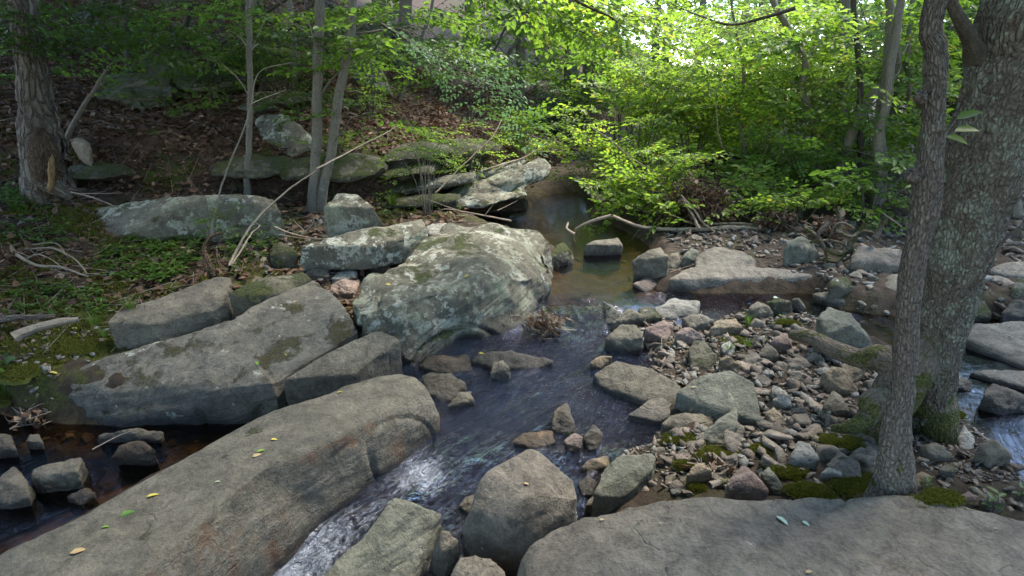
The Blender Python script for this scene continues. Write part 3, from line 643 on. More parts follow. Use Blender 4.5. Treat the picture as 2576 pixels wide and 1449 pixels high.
for lab, ol, mt, hk in [
    ('small whitish rock alone high on the leaf-covered slope', [(495, 92), (503, 81), (522, 82), (536, 95), (520, 100), (500, 98)], 'pale', .5),
    ('orange-tan angular stone beside the rotten left trunk', [(173, 352), (186, 343), (214, 341), (227, 366), (222, 384), (182, 368)], 'tan', .7),
    ('upright tan stone on the ledge below the leaning boulder', [(1026, 322), (1033, 297), (1042, 292), (1057, 316), (1049, 331)], 'tan', .8),
    ('flat yellowish stone lying on the layered ledge', [(1032, 345), (1059, 331), (1096, 338), (1072, 351), (1044, 350)], 'tan', .3),
    ('flat grey plate left of the yellowish ledge stone', [(935, 325), (950, 317), (1000, 330), (985, 345), (950, 340)], 'pale', .3),
    ('green-tinted pointed stone leaning on the outcrop block', [(239, 215), (252, 198), (270, 214), (262, 224)], 'pale', .6),
    ('pale rounded stone under the overhanging slab', [(440, 240), (446, 229), (470, 232), (484, 246), (460, 248)], 'pale', .5),
    ('pinkish far outcrop on the hillside above the valley', [(1532, 150), (1545, 128), (1575, 122), (1605, 142), (1612, 160), (1560, 163)], 'pink', .8),
    ('triangular grey rock at the right shore of the pool', [(1588, 655), (1625, 633), (1660, 619), (1683, 646), (1683, 672), (1640, 675)], 'grey', .7),
    ('small square stone beside the triangular shore rock', [(1680, 640), (1706, 634), (1713, 655), (1708, 672), (1684, 673)], 'grey', .8),
    ('grey stone between the triangular shore rock and the stepped rock', [(1716, 645), (1738, 622), (1758, 632), (1756, 660), (1726, 664)], 'green', .8),
    ('upper pinkish plate at the water edge of the side channel', [(1590, 712), (1642, 690), (1654, 716), (1624, 734)], 'pink', .25),
    ('lower pinkish plate at the water edge of the side channel', [(1590, 742), (1622, 726), (1682, 740), (1655, 768), (1608, 766)], 'pink', .25),
    ('pale flat-topped stone at the head of the gravel bar', [(1643, 770), (1700, 750), (1762, 757), (1755, 790), (1720, 810), (1658, 797)], 'pale', .4),
    ('upright wedge stone standing at the riffle', [(1519, 757), (1540, 768), (1562, 792), (1552, 813), (1520, 814)], 'green', .8),
    ('grey cube-like stone behind the riffle stone', [(1538, 812), (1580, 777), (1626, 795), (1602, 824)], 'grey', .5),
    ('greenish smooth stone below the pale flat-topped stone', [(1606, 776), (1640, 766), (1666, 800), (1640, 815), (1612, 800)], 'mossy', .5),
    ('large grey wet-footed stone left of the gravel bar by the riffle', [(1522, 850), (1560, 817), (1602, 818), (1620, 850), (1590, 881), (1550, 868)], 'grey', .6),
    ('pinkish brown blocky stone right of the wet-footed stone', [(1620, 826), (1670, 804), (1697, 817), (1678, 860), (1630, 864)], 'pink', .7),
    ('slim slanted brown stone in the water beside the mottled slab', [(1483, 914), (1510, 893), (1541, 896), (1514, 928)], 'tan', .5),
    ('small square grey stone alone in midstream', [(1233, 940), (1242, 910), (1265, 906), (1284, 925), (1280, 948), (1245, 954)], 'grey', .8),
    ('dark low ledge awash in front of the layered boulder', [(1178, 905), (1200, 888), (1320, 886), (1395, 908), (1340, 928), (1240, 925)], 'dark', .25),
    ('dark brown wet stone off the end of the long boulder', [(1058, 945), (1085, 935), (1135, 938), (1175, 965), (1130, 1010), (1075, 992)], 'dark', .3),
    ('pale-topped stone at the tip of the dark brown wet stone', [(1120, 1022), (1160, 985), (1186, 982), (1192, 1004), (1140, 1030)], 'grey', .5),
    ('submerged flat brown slab between the layered boulder and the square block', [(1050, 920), (1090, 895), (1180, 890), (1190, 930), (1120, 940)], 'bedmix', .12),
    ('tall wet stone in the blue water right of midstream', [(1385, 1076), (1395, 1030), (1427, 1008), (1446, 1066), (1449, 1090), (1405, 1091)], 'dark', .7),
    ('reddish round stone behind the dark pointed stone in the water', [(1418, 1108), (1446, 1088), (1467, 1099), (1462, 1127), (1432, 1137)], 'pink', .6),
    ('dark pointed stone in the blue water above the tilted plate', [(1467, 1101), (1492, 1065), (1517, 1089), (1503, 1130), (1478, 1134)], 'dark', .8),
    ('mossy brown stone just under the water behind the central boulder', [(1290, 1110), (1320, 1085), (1390, 1082), (1400, 1112), (1340, 1128)], 'bedmix', .2),
    ('small grey stone tucked at the left foot of the central boulder', [(1154, 1272), (1172, 1250), (1200, 1240), (1205, 1280), (1178, 1292)], 'grey', .5),
    ('small tan stone behind the left corner of the tilted plate', [(1458, 1180), (1476, 1156), (1527, 1146), (1533, 1173), (1494, 1205)], 'tan', .6),
    ('striped grey block between the tilted plate and the foreground slab', [(1468, 1268), (1486, 1249), (1552, 1246), (1577, 1275), (1522, 1300), (1480, 1308)], 'grey', .6),
    ('dark submerged plate right of the central boulder', [(1455, 1215), (1475, 1195), (1500, 1210), (1490, 1245), (1465, 1245)], 'dark', .3),
    ('brown upright stone resting on the green slab', [(1735, 1030), (1737, 985), (1745, 971), (1780, 985), (1796, 1015), (1785, 1040), (1750, 1040)], 'tan', .7),
    ('flat stone lying below the green slab', [(1660, 1068), (1680, 1045), (1722, 1032), (1800, 1045), (1792, 1068), (1700, 1082)], 'grey', .35),
    ('shark-fin shaped grey-green stone in the middle of the bar', [(1745, 1108), (1800, 1062), (1852, 1022), (1860, 1068), (1837, 1122), (1770, 1126)], 'green', .5),
    ('dark block under the driftwood root tangle', [(1976, 610), (2000, 598), (2050, 606), (2066, 640), (2018, 648), (1980, 634)], 'green', .8),
    ('smooth pale block behind the slender front tree, beside the roots', [(2136, 660), (2157, 616), (2265, 628), (2290, 670), (2217, 664), (2184, 675)], 'slab', .6),
    ('tall grey slab stone beside the slender front tree', [(2188, 770), (2210, 700), (2230, 683), (2285, 683), (2280, 778), (2194, 785)], 'grey', .55),
    ('greenish small block left of the tall grey slab stone', [(2086, 718), (2100, 696), (2128, 696), (2148, 723), (2114, 732)], 'mossy', .7),
    ('flat dark plate at the far edge of the side channel', [(2046, 740), (2077, 734), (2146, 760), (2117, 768), (2090, 758)], 'grey', .35),
    ('tilted pointed boulder speckled with lichen beside the side channel', [(2056, 803), (2067, 777), (2087, 770), (2146, 816), (2198, 866), (2175, 882), (2124, 882), (2084, 842)], 'green', .75),
    ('dark mossy stone in the side channel behind the bar', [(1926, 760), (1957, 746), (1988, 760), (1995, 780), (1950, 784)], 'mossy', .6),
    ('slim dark stone standing in the side channel', [(1989, 754), (2010, 749), (2031, 778), (2008, 786)], 'dark', .7),
    ('rounded pale stone at the back of the bar beside the grass tuft', [(1879, 776), (1904, 760), (1938, 766), (1951, 794), (1900, 796)], 'grey', .7),
    ('olive egg-shaped stone in front of the grass tuft', [(1786, 825), (1804, 803), (1850, 802), (1868, 823), (1850, 838), (1800, 842)], 'tan', .6),
    ('large flat grey stone at the back left of the bar', [(1717, 800), (1767, 789), (1801, 803), (1784, 832), (1734, 822)], 'grey', .5),
    ('pinkish slab stone under the large flat grey stone', [(1698, 838), (1720, 823), (1774, 845), (1772, 860), (1722, 862)], 'pink', .5),
    ('tall mossy-backed stone near the water on the bar', [(1732, 880), (1745, 858), (1772, 856), (1806, 896), (1780, 936), (1738, 925)], 'mossy', .6),
    ('pale square plate standing beside the tall mossy-backed stone', [(1813, 866), (1836, 856), (1851, 872), (1836, 898), (1819, 886)], 'pale', .7),
    ('dark rounded stone at the middle of the bar', [(1906, 893), (1930, 860), (1951, 876), (1962, 898), (1934, 912)], 'grey', .7),
    ('rose-brown block right of the dark rounded stone', [(1939, 858), (1964, 840), (1985, 840), (1996, 870), (1957, 886)], 'pink', .7),
    ('yellow slim stone beside the green slab', [(1808, 906), (1824, 895), (1878, 926), (1846, 933)], 'tan', .5),
    ('long tan stone with a moss cap near the big root', [(2068, 935), (2090, 920), (2126, 930), (2162, 988), (2110, 978)], 'tan', .6),
    ('orange-brown round stone against the big tree root', [(2116, 916), (2144, 899), (2175, 906), (2182, 922), (2152, 962), (2124, 948)], 'tan', .7),
    ('lichen-green stone with a sharp top on the right of the bar', [(2066, 1026), (2096, 979), (2112, 993), (2146, 1036), (2118, 1051), (2074, 1035)], 'lichen', .6),
    ('thin upright stone plate in front of the lichen-green stone', [(2073, 1075), (2079, 1027), (2091, 1029), (2088, 1075)], 'green', .9),
    ('whitish stone lying above the white round stone', [(1940, 1000), (1944, 968), (1962, 972), (1990, 998), (1960, 1010)], 'pale', .5),
    ('white round stone at the centre right of the bar', [(1943, 1005), (1957, 992), (1990, 995), (1993, 1026), (1964, 1036)], 'pale', .7),
    ('speckled tan and black stone below the white round stone', [(1925, 1038), (1945, 1020), (1973, 1050), (1970, 1072), (1942, 1058)], 'tan', .6),
    ('pentagonal tan stone at the edge of the foreground slab', [(1826, 1220), (1840, 1192), (1870, 1168), (1905, 1193), (1938, 1234), (1930, 1252), (1864, 1252)], 'pink', .5),
    ('slanted dark slab stone left of the moss mound', [(1912, 1190), (1934, 1172), (1972, 1220), (1965, 1246), (1944, 1238)], 'green', .7),
    ('rounded brown stone beside the brushwood on the bar', [(1723, 1196), (1740, 1172), (1768, 1162), (1795, 1183), (1791, 1208), (1740, 1218)], 'tan', .7),
    ('grey speckled boulder behind the moss mound', [(1985, 1146), (2010, 1108), (2038, 1116), (2062, 1154), (2050, 1181), (2000, 1160)], 'pale', .6),
    ('angular grey brick-like stone left of the slender tree foot', [(2079, 1168), (2110, 1136), (2152, 1156), (2122, 1180)], 'grey', .5),
    ('knobbly grey stone beside the moss mound', [(2062, 1190), (2077, 1175), (2118, 1174), (2118, 1194), (2084, 1206)], 'pale', .6),
    ('angular grey stone at the brink of the right stream', [(2458, 1116), (2510, 1105), (2549, 1143), (2531, 1168), (2494, 1156)], 'grey', .7),
    ('long flat stone right of the big trunk', [(2315, 1120), (2350, 1112), (2402, 1150), (2386, 1160), (2345, 1145)], 'grey', .4),
    ('smooth grey egg-shaped stone among the right-hand gravel', [(2362, 1182), (2378, 1158), (2408, 1186), (2398, 1201)], 'grey', .5),
    ('tan stone at the right foot of the slender tree', [(2297, 1200), (2318, 1184), (2345, 1200), (2334, 1228), (2300, 1222)], 'tan', .5),
    ('pink slab stone touching the back of the foreground slab', [(2413, 1248), (2434, 1232), (2465, 1250), (2462, 1276), (2424, 1266)], 'pink', .5),
    ('dark stone near the bottom right seedling', [(2466, 1255), (2500, 1243), (2532, 1262), (2514, 1290), (2480, 1280)], 'grey', .5),
    ('pale flat stone between the big trunk and the right stream', [(2366, 1068), (2385, 1062), (2418, 1095), (2404, 1124), (2372, 1098)], 'pale', .4),
    ('second pale flat stone beside the right stream, nearer the gravel', [(2410, 1102), (2424, 1066), (2452, 1100), (2450, 1130), (2414, 1128)], 'pale', .4),
    ('dark wet boulder in the right stream below the flat slab', [(2470, 990), (2500, 965), (2600, 1000), (2600, 1040), (2520, 1025)], 'dark', .5),
    ('small grey stone beside the dark wet boulder in the right stream', [(2398, 955), (2420, 945), (2448, 962), (2440, 985), (2410, 975)], 'grey', .5),
    ('smooth dark-grey oblong rock high at the right edge', [(2483, 676), (2517, 659), (2600, 655), (2600, 697), (2524, 690)], 'slab', .5),
    ('green-grey block right of the big trunk above the side stream', [(2437, 800), (2450, 742), (2478, 756), (2499, 795), (2470, 806)], 'mossy', .7),
    ('dark rounded rock at the right edge above the flat slab', [(2520, 790), (2540, 755), (2600, 748), (2600, 800), (2550, 806)], 'dark', .6),
    ('mossy stone at the right edge, above the dark rounded rock', [(2545, 720), (2565, 700), (2600, 700), (2600, 745), (2555, 745)], 'mossy', .6),
    ('mossy rounded stone in the pebble hollow under the lichen block', [(676, 640), (690, 612), (720, 610), (752, 640), (750, 672), (700, 668)], 'mossy', .7),
    ('dark smooth oval stone under the lichen block', [(912, 675), (930, 655), (965, 650), (982, 662), (960, 680)], 'dark', .6),
    ('grey stone in the hollow between the lichen block and the sloping slab', [(768, 690), (785, 668), (825, 672), (828, 696), (790, 702)], 'grey', .6),
    ('flat tan stone against the layered boulder in the hollow', [(815, 730), (850, 706), (905, 703), (890, 738), (840, 745)], 'pink', .4),
    ('pale wedge stone above the tan stone in the hollow', [(830, 700), (860, 676), (900, 680), (890, 706), (845, 712)], 'pale', .5),
    ('long flat grey stone lying in the dark left channel', [(241, 1098), (250, 1086), (330, 1080), (412, 1086), (405, 1108), (300, 1114)], 'grey', .5),
    ('orange-brown rounded boulder in the dark left channel', [(280, 1150), (300, 1125), (350, 1112), (395, 1130), (380, 1160), (310, 1168)], 'bedmix', .6),
    ('angular grey boulder at the left of the dark channel', [(78, 1200), (82, 1180), (140, 1160), (205, 1150), (200, 1185), (130, 1240), (85, 1240)], 'grey', .55),
    ('large dark boulder at the left edge in the channel', [(-40, 1240), (0, 1190), (35, 1172), (70, 1200), (75, 1250), (20, 1270), (-30, 1280)], 'grey', .6),
    ('pale cube-shaped stone in the dark left channel', [(64, 1110), (72, 1092), (98, 1090), (107, 1112), (92, 1128), (70, 1125)], 'grey', .8),
    ('grey stone above the pale cube at the left edge', [(-30, 1130), (0, 1092), (25, 1095), (40, 1130), (20, 1152), (-20, 1150)], 'dark', .7),
    ('orange flat stone under water in the left channel', [(165, 1250), (215, 1225), (240, 1240), (205, 1270)], 'bedmix', .3),
]:
    stone(lab, ol, mt, hk)

# --- loose stones: a few shapes, many copies
PEB = []
for k in range(14):
    n = RS.randint(8, 12); P = RS.normal(size=(n, 3)); P /= np.linalg.norm(P, axis=1)[:, None]
    P *= RS.uniform(.75, 1.05, (n, 1)); P = np.sign(P) * np.abs(P) ** .8
    P *= np.array((.5, .5 * RS.uniform(.6, .9), .5 * RS.uniform(.3, .58)))
    V, E, Fq = remeshed([list(P)], .05); V = relax(V, E, 1, .35); N = vnorm(V, Fq)
    V = V + N * (.03 * fbm(V * 3 + k, 3))[:, None]
    PEB.append((V, Fq))
PEBM = [mesh_from('loose_stone', V, Fq, M['mix'], True, None, {'wet': np.zeros(len(V))}) for V, Fq in PEB]
PEBB = [mesh_from('bed_stone', V, Fq, M['bedmix'], True, None, {'wet': np.zeros(len(V)) + .35}) for V, Fq in PEB]
def pip(u, v, P):
    c = False
    for (x0, y0), (x1, y1) in zip(P, P[1:] + P[:1]):
        if (y0 > v) != (y1 > v) and u < x0 + (v - y0) * (x1 - x0) / (y1 - y0): c = not c
    return c
def scatter(label, group, P, n, s0, s1, meshes, sink=.25, name='loose_stone'):
    us = [p[0] for p in P]; vs = [p[1] for p in P]; k = 0; tries = 0
    while k < n and tries < 4000:
        tries += 1
        u, v = random.uniform(min(us), max(us)), random.uniform(min(vs), max(vs))
        if not pip(u, v, P) or not free(np.array([u]), np.array([v + 4.]))[0]: continue
        q = pg(u, v, False); o = bpy.data.objects.new(name, random.choice(meshes)); COL.objects.link(o)
        s = s0 * (s1 / s0) ** (random.random() ** 1.3)
        o.location = (q[0], q[1], q[2] + s * (.28 - sink)); o.scale = (s, s, s * random.uniform(.75, 1.15))
        o.rotation_euler = (random.gauss(0, .3), random.gauss(0, .3), random.uniform(0, 6.28))
        tag(o, label, 'stone', group); k += 1
BAR = [(1640, 800), (1800, 790), (1960, 800), (2060, 850), (2180, 890), (2230, 1000), (2210, 1180), (2120, 1220), (1980, 1230), (1830, 1235), (1700, 1220), (1660, 1150), (1720, 1060), (1640, 960), (1620, 880)]
scatter('loose fist-sized stone on the gravel bar between the stream and the two right trunks', 'loose stones on the gravel bar', BAR, 165, .09, .25, PEBM)
scatter('loose stone at the water edge between the tilted plate and the shark-fin stone', 'loose stones at the water edge of the bar', [(1560, 1110), (1700, 1070), (1760, 1150), (1740, 1245), (1600, 1262), (1640, 1180)], 26, .06, .15, PEBM)
scatter('loose broken stone on the ground between the big trunk and the right stream', 'loose stones right of the trunks', [(2300, 1110), (2400, 1090), (2450, 1130), (2540, 1180), (2576, 1290), (2430, 1260), (2310, 1240)], 45, .03, .10, PEBM)
scatter('loose stone in the sheltered hollow below the lichen block', 'loose stones in the hollow', [(650, 620), (760, 650), (900, 660), (930, 690), (860, 750), (800, 720), (680, 690), (640, 660)], 25, .06, .16, PEBM)
scatter('loose stone on the far bank beneath the driftwood', 'loose stones under the driftwood', [(1700, 600), (1980, 600), (2130, 660), (2270, 680), (2280, 790), (2080, 760), (1940, 650), (1700, 660)], 40, .06, .22, PEBM)
scatter('loose stone on the rocky ground at the right edge', 'loose stones at the right edge', [(2440, 560), (2576, 520), (2600, 820), (2440, 800)], 22, .08, .32, PEBM)
scatter('brown stone on the bed of the dark left channel', 'bed stones of the left channel', [(-20, 1090), (250, 1090), (480, 1080), (420, 1130), (200, 1260), (0, 1360)], 75, .07, .24, PEBB, .3, 'bed_stone')
scatter('loose grey stone standing out of the dark left channel', 'loose stones in the left channel', [(-20, 1095), (200, 1100), (230, 1180), (120, 1300), (-20, 1370)], 24, .09, .24, PEBM, .2)
scatter('brown stone on the bed of the right stream', 'bed stones of the right stream', [(2380, 960), (2576, 900), (2600, 1260), (2500, 1150)], 18, .06, .22, PEBB, .35, 'bed_stone')
scatter('brown stone under the water of the main stream', 'bed stones of the main stream', [(1420, 650), (1600, 660), (1640, 760), (1530, 860), (1350, 960), (1480, 960), (1500, 1100), (1350, 1120), (1000, 1250), (1080, 1060), (1300, 880)], 34, .08, .26, PEBB, .3, 'bed_stone')
# --- gravel: too many to count
def merge(items):
    Vs, Fs, o = [], [], 0
    for V, F in items: Vs.append(V); Fs.append(np.asarray(F) + o); o += len(V)
    return np.concatenate(Vs), np.concatenate(Fs)
TINY = []
for k in range(6):
    bm = bmesh.new(); P = RS.normal(size=(9, 3)); P /= np.linalg.norm(P, axis=1)[:, None]; P *= (.5, .4, .28)
    hull_bm(bm, P); bmesh.ops.triangulate(bm, faces=bm.faces); bm.verts.index_update()
    TINY.append((np.array([v.co for v in bm.verts]), np.array([[v.index for v in f.verts] for f in bm.faces]))); bm.free()
def gravel(P, n, s0, s1):
    us = [p[0] for p in P]; vs = [p[1] for p in P]; W = [pw(u, v)[:2] for u, v in P]; W = np.array(W); lo, hi = W.min(0), W.max(0)
    x = RS.uniform(lo[0], hi[0], n * 3); y = RS.uniform(lo[1], hi[1], n * 3); k = poly_sd(x, y, W) > -.1; x, y = x[k][:n], y[k][:n]
    z = G(x, y)[0]; k = free(*to_px(np.stack([x, y, z + .02], 1))); x, y, z = x[k], y[k], z[k]; out = []
    for i in range(len(x)):
        V, F = TINY[RS.randint(6)]; s = s0 * (s1 / s0) ** (RS.rand() ** 1.7); a = RS.uniform(0, 6.28); c, sn = math.cos(a), math.sin(a)
        Rm = np.array(((c, -sn, 0), (sn, c, 0), (0, 0, 1)))
        tl = RS.normal(size=2) * .35; V2 = V @ Rm.T; V2 = V2 + np.outer(V2 @ np.array((tl[0], tl[1], 0)), (0, 0, 1))
        out.append((V2 * s + (x[i], y[i], z[i] + s * .1), F))
    return out
t = NT('creek_gravel'); r = t.n('NewGeometry').outputs['Random Per Island']; p = t.pos()
c = t.mix(r, (.075, .060, .048), (.25, .195, .155)); c = t.mix(t.ramp(t.math('FRACT', t.math('MULTIPLY', r, 9.7)), .6, .7), c, (.19, .185, .165))
c = t.mix(t.ramp(t.noise(p, 120, 4), .4, .7), c, (.06, .05, .04))
M['gravel'] = t.surf(t.bsdf(Base_Color=c, Roughness=.9, Specular_IOR_Level=.25))
it = gravel([(1540, 1110), (1700, 1060), (1770, 1240), (1600, 1265), (1530, 1290)], 700, .012, .07) + gravel(BAR, 4200, .012, .06) + gravel(BAR, 800, .05, .12) + gravel([(0, 880), (260, 880), (240, 960), (120, 1000), (130, 1060), (0, 1050)], 260, .02, .09) + gravel([(2290, 1090), (2460, 1080), (2620, 1300), (2300, 1260)], 1700, .010, .05) + gravel([(1650, 600), (2280, 600), (2300, 800), (1900, 760)], 1900, .015, .12) \
    + gravel([(640, 610), (940, 640), (860, 760), (640, 700)], 800, .02, .11) + gravel([(2440, 540), (2620, 520), (2640, 830), (2440, 810)], 1100, .02, .16) + gravel([(2000, 420), (2320, 420), (2320, 560), (2000, 560)], 1200, .03, .10)
V, F = merge(it)
tag(obj('gravel', mesh_from('gravel', V, F, M['gravel'], False), None, False), kind='stuff')
# ------------------------------------------------------------------ wood: tubes along smooth curves
def smooth_path(P, step):
    P = np.asarray(P, float)
    if len(P) < 3: 
        n = max(2, int(np.linalg.norm(P[-1] - P[0]) / step)); return np.linspace(0, len(P) - 1, n + 1), None
    n = max(len(P) * 2, int(np.linalg.norm(np.diff(P, axis=0), axis=1).sum() / step))
    return np.linspace(0, len(P) - 1, n + 1), None
def crom(P, t):
    P = np.asarray(P, float)
    if P.ndim == 1: P = P[:, None]
    Q = np.concatenate([[2 * P[0] - P[1]], P, [2 * P[-1] - P[-2]]])
    i = np.clip(np.floor(t).astype(int), 0, len(P) - 2); f = (t - i)[:, None]
    a, b, c, d = Q[i], Q[i + 1], Q[i + 2], Q[i + 3]
    return .5 * (2 * b + (c - a) * f + (2 * a - 5 * b + 4 * c - d) * f * f + (3 * b - a - 3 * c + d) * f ** 3)
def tube(P, Rr, seg=10, step=.06, wob=0.0, seed=0.0):
    t, _ = smooth_path(P, step); C = crom(P, t); r = np.maximum(crom(np.asarray(Rr, float), t)[:, 0], .0006)
    if wob: C = C + wob * np.stack([fbm(C * 3 + seed, 3), fbm(C * 3 + seed + 9, 3), 0 * r], 1)
    T = np.gradient(C, axis=0); T /= np.linalg.norm(T, axis=1)[:, None] + 1e-9
    ref = np.array((.0, 1.0, .0)) if abs(T[len(T) // 2, 1]) < .8 else np.array((1.0, 0, 0))
    A = np.cross(T, ref); A /= np.linalg.norm(A, axis=1)[:, None] + 1e-9; B = np.cross(T, A)
    ang = np.linspace(0, 2 * math.pi, seg + 1) + math.pi / 2 
    ln = np.concatenate([[0], np.cumsum(np.linalg.norm(np.diff(C, axis=0), axis=1))])
    ca, sa = np.cos(ang), np.sin(ang)
    V = C[:, None] + r[:, None, None] * (ca[None, :, None] * A[:, None] + sa[None, :, None] * B[:, None])
    uv = np.stack([np.broadcast_to(ang[None] * r.mean(), (len(C), seg + 1)), np.broadcast_to(ln[:, None], (len(C), seg + 1))], -1)
    n, m = len(C), seg + 1; I = np.arange(n * m).reshape(n, m)
    F = np.stack([I[:-1, :-1], I[:-1, 1:], I[1:, 1:], I[1:, :-1]], -1).reshape(-1, 4)
    return V.reshape(-1, 3), F, uv.reshape(-1, 2) + seed
def merge_uv(items):
    Vs, Fs, Us, o = [], [], [], 0
    for V, F, U in items: Vs.append(V); Fs.append(F + o); Us.append(U); o += len(V)
    return np.concatenate(Vs), np.concatenate(Fs), np.concatenate(Us)
def wood(name, items, mat, parent=None):
    V, F, U = merge_uv(items); return obj(name, mesh_from(name, V, F, M[mat], True, U), parent)
def rugged(item, amp, sx=26, sz=6):
    V, F, U = item; N = vnorm(V, F)
    q = np.concatenate([V * np.array((sx, sx, sz))]); d = -amp * np.clip(1 - np.abs(pn(q)) / .22, 0, 1) + amp * .8 * fbm(V * 9, 3)
    return V + N * d[:, None], F, U

# ------------------------------------------------------------------ foliage: leaves on twigs on sprays
def leaves(pos, d, nrm, L, wd):
    """n six-point leaves folded along the midrib"""
    pos = np.asarray(pos); d = d / (np.linalg.norm(d, axis=1)[:, None] + 1e-9)
    sde = np.cross(nrm, d); sde /= np.linalg.norm(sde, axis=1)[:, None] + 1e-9; up = np.cross(d, sde)
    L = np.asarray(L)[:, None]; w = L * wd
    b = pos; tip = pos + d * L - up * L * .14
    l1 = pos + d * L * .30 + sde * w * .5 + up * w * .14; r1 = pos + d * L * .30 - sde * w * .5 + up * w * .14
    l2 = pos + d * L * .68 + sde * w * .40 + up * w * .06; r2 = pos + d * L * .68 - sde * w * .40 + up * w * .06
    V = np.stack([b, l1, l2, tip, r2, r1], 1).reshape(-1, 3); n = len(pos)
    k = np.arange(n)[:, None] * 6
    F = np.concatenate([k + np.array((0, 3, 2, 1)), k + np.array((0, 5, 4, 3))], 1).reshape(-1, 4)
    return V, F
def spray_template(seed, L=.8, leaf=.075, wd=.55, dens=1.0, jit=.35):
    r = np.random.RandomState(seed); pos, d = [], []; segs = []
    n = 8; bend = r.uniform(-.25, .25)
    ax = [np.array((x, bend * x * x, -.18 * x * x + .02 * r.randn())) for x in np.linspace(0, L, n)]
    for a, b in zip(ax[:-1], ax[1:]): segs.append((a, b))
    for i in range(1, n):
        for sgn in (1, -1):
            if r.rand() > .88: continue
            ln = L * .48 * (1 - .6 * i / n) * r.uniform(.6, 1.15); th = sgn * r.uniform(.6, 1.1)
            dr = np.array((math.cos(th), math.sin(th), r.uniform(-.18, .15)))
            e = ax[i] + dr * ln; segs.append((ax[i], e))
            m = max(2, int(ln / (leaf * .62) * dens))
            for j in range(m):
                f = (j + .6) / m; p = ax[i] + dr * ln * f; s2 = 1 if j % 2 else -1
                t2 = th + s2 * r.uniform(.4, .9)
                pos.append(p); d.append((math.cos(t2), math.sin(t2), r.uniform(-.45, .15)))
            pos.append(e); d.append(dr)
    pos.append(ax[-1]); d.append((1, 0, -.2)); pos = np.array(pos); d = np.array(d)
    nr = np.array((0, 0, 1.0)) + r.normal(size=pos.shape) * jit
    V, F = leaves(pos, d, nr, leaf * r.uniform(.65, 1.25, len(pos)), wd)
    return V, F, np.array(segs)
SPR = [spray_template(s, leaf=.078, wd=.58) for s in range(7)]
SPRS = [spray_template(20 + s, leaf=.055, wd=.5, dens=.9) for s in range(6)]
SPRB = [spray_template(40 + s, L=1.0, leaf=.17, wd=.62, dens=.85, jit=.5) for s in range(6)]   # large leaves for crowns overhead
def rot(yaw, pitch, roll):
    return np.array(Matrix.Rotation(yaw, 3, 'Z') @ Matrix.Rotation(-pitch, 3, 'Y') @ Matrix.Rotation(roll, 3, 'X'))
def seg_tubes(S, r=.0022):
    """thin three-sided twigs for a set of segments"""
    a, b = S[:, 0], S[:, 1]; T = b - a; T /= np.linalg.norm(T, axis=1)[:, None] + 1e-9
    A = np.cross(T, (.13, .31, .94)); A /= np.linalg.norm(A, axis=1)[:, None] + 1e-9; B = np.cross(T, A)
    V = []
    for q, rr in ((a, r), (b, r * .6)):
        for k in range(3):
            an = k * 2.094; V.append(q + rr * (math.cos(an) * A + math.sin(an) * B))
    V = np.stack(V, 1).reshape(-1, 3); k = np.arange(len(S))[:, None] * 6
    F = np.concatenate([k + np.array(f) for f in ((0, 1, 4, 3), (1, 2, 5, 4), (2, 0, 3, 5))], 1).reshape(-1, 4)
    return V, F
class Crown:
    def __init__(s): s.L = []; s.W = []
    def spray(s, o, yaw, pitch=0, roll=0, sc=1.0, lib=None, twigs=True):
        lib = lib or SPR; V, F, S = lib[RS.randint(len(lib))]; Rm = rot(yaw, pitch, roll) * sc
        V = V @ Rm.T + o
        if lib is SPRB and o[1] < 9.5:                     # crowns of the tall trees stay above the view
            u, v = to_px(V); f = (V[:, 1] - CAM[1]) * CP - (V[:, 2] - CAM[2]) * SP
            if ((f > .2) & (u > -60) & (u < PX_W + 60) & (v > -40) & (v < PX_H)).any(): return
        s.L.append((V, F))
        if twigs: s.W.append(S @ Rm.T + o)
    def link(s, a, b, sag=.1, n=5):
        t = np.linspace(0, 1, n)[:, None]; P = a + (b - a) * t; P[:, 2] += sag * np.sin(t[:, 0] * 3.14) * np.linalg.norm(b - a) + 0
        P[1:-1] += RS.normal(size=(n - 2, 3)) * .03 * np.linalg.norm(b - a)
        return P
    def build(s, parent, leaf, twig='bark_dark', r=.0024):
        if s.L:
            V, F = merge(s.L); obj('crown', mesh_from('crown', V, F, M[leaf], False), parent)
        if s.W:
            V, F = seg_tubes(np.concatenate(s.W), r); tag(obj('twigs', mesh_from('twigs', V, F, M[twig], False), parent), kind='stuff')
def cluster(cr, limbs, base, c, rad, n, lib=SPR, sc=1.0, br=.012, flat=.45, twigs=True):
    """one limb from the trunk to a cluster of sprays"""
    c = np.asarray(c, float); P = cr.link(base, c, .12); limbs.append(tube(P, np.linspace(br, br * .35, len(P)), 5, .12))
    out = math.atan2(c[1] - base[1], c[0] - base[0])
    for _ in range(n):
        v = RS.normal(size=3); v /= np.linalg.norm(v); v *= rad * RS.uniform(.15, 1) ** .5; v[2] *= flat
        o = c + v; yaw = out + RS.normal() * 1.0 if np.hypot(v[0], v[1]) < .3 * rad else math.atan2(v[1], v[0]) + RS.normal() * .5
        st = c + v * .25 if RS.rand() < .6 else P[3]
        Q = cr.link(st, o, .05, 4); limbs.append(tube(Q, np.linspace(br * .4, br * .18, 4), 4, .2))
        cr.spray(o, yaw, RS.normal() * .22, RS.normal() * .3, sc * RS.uniform(.75, 1.2), lib, twigs)
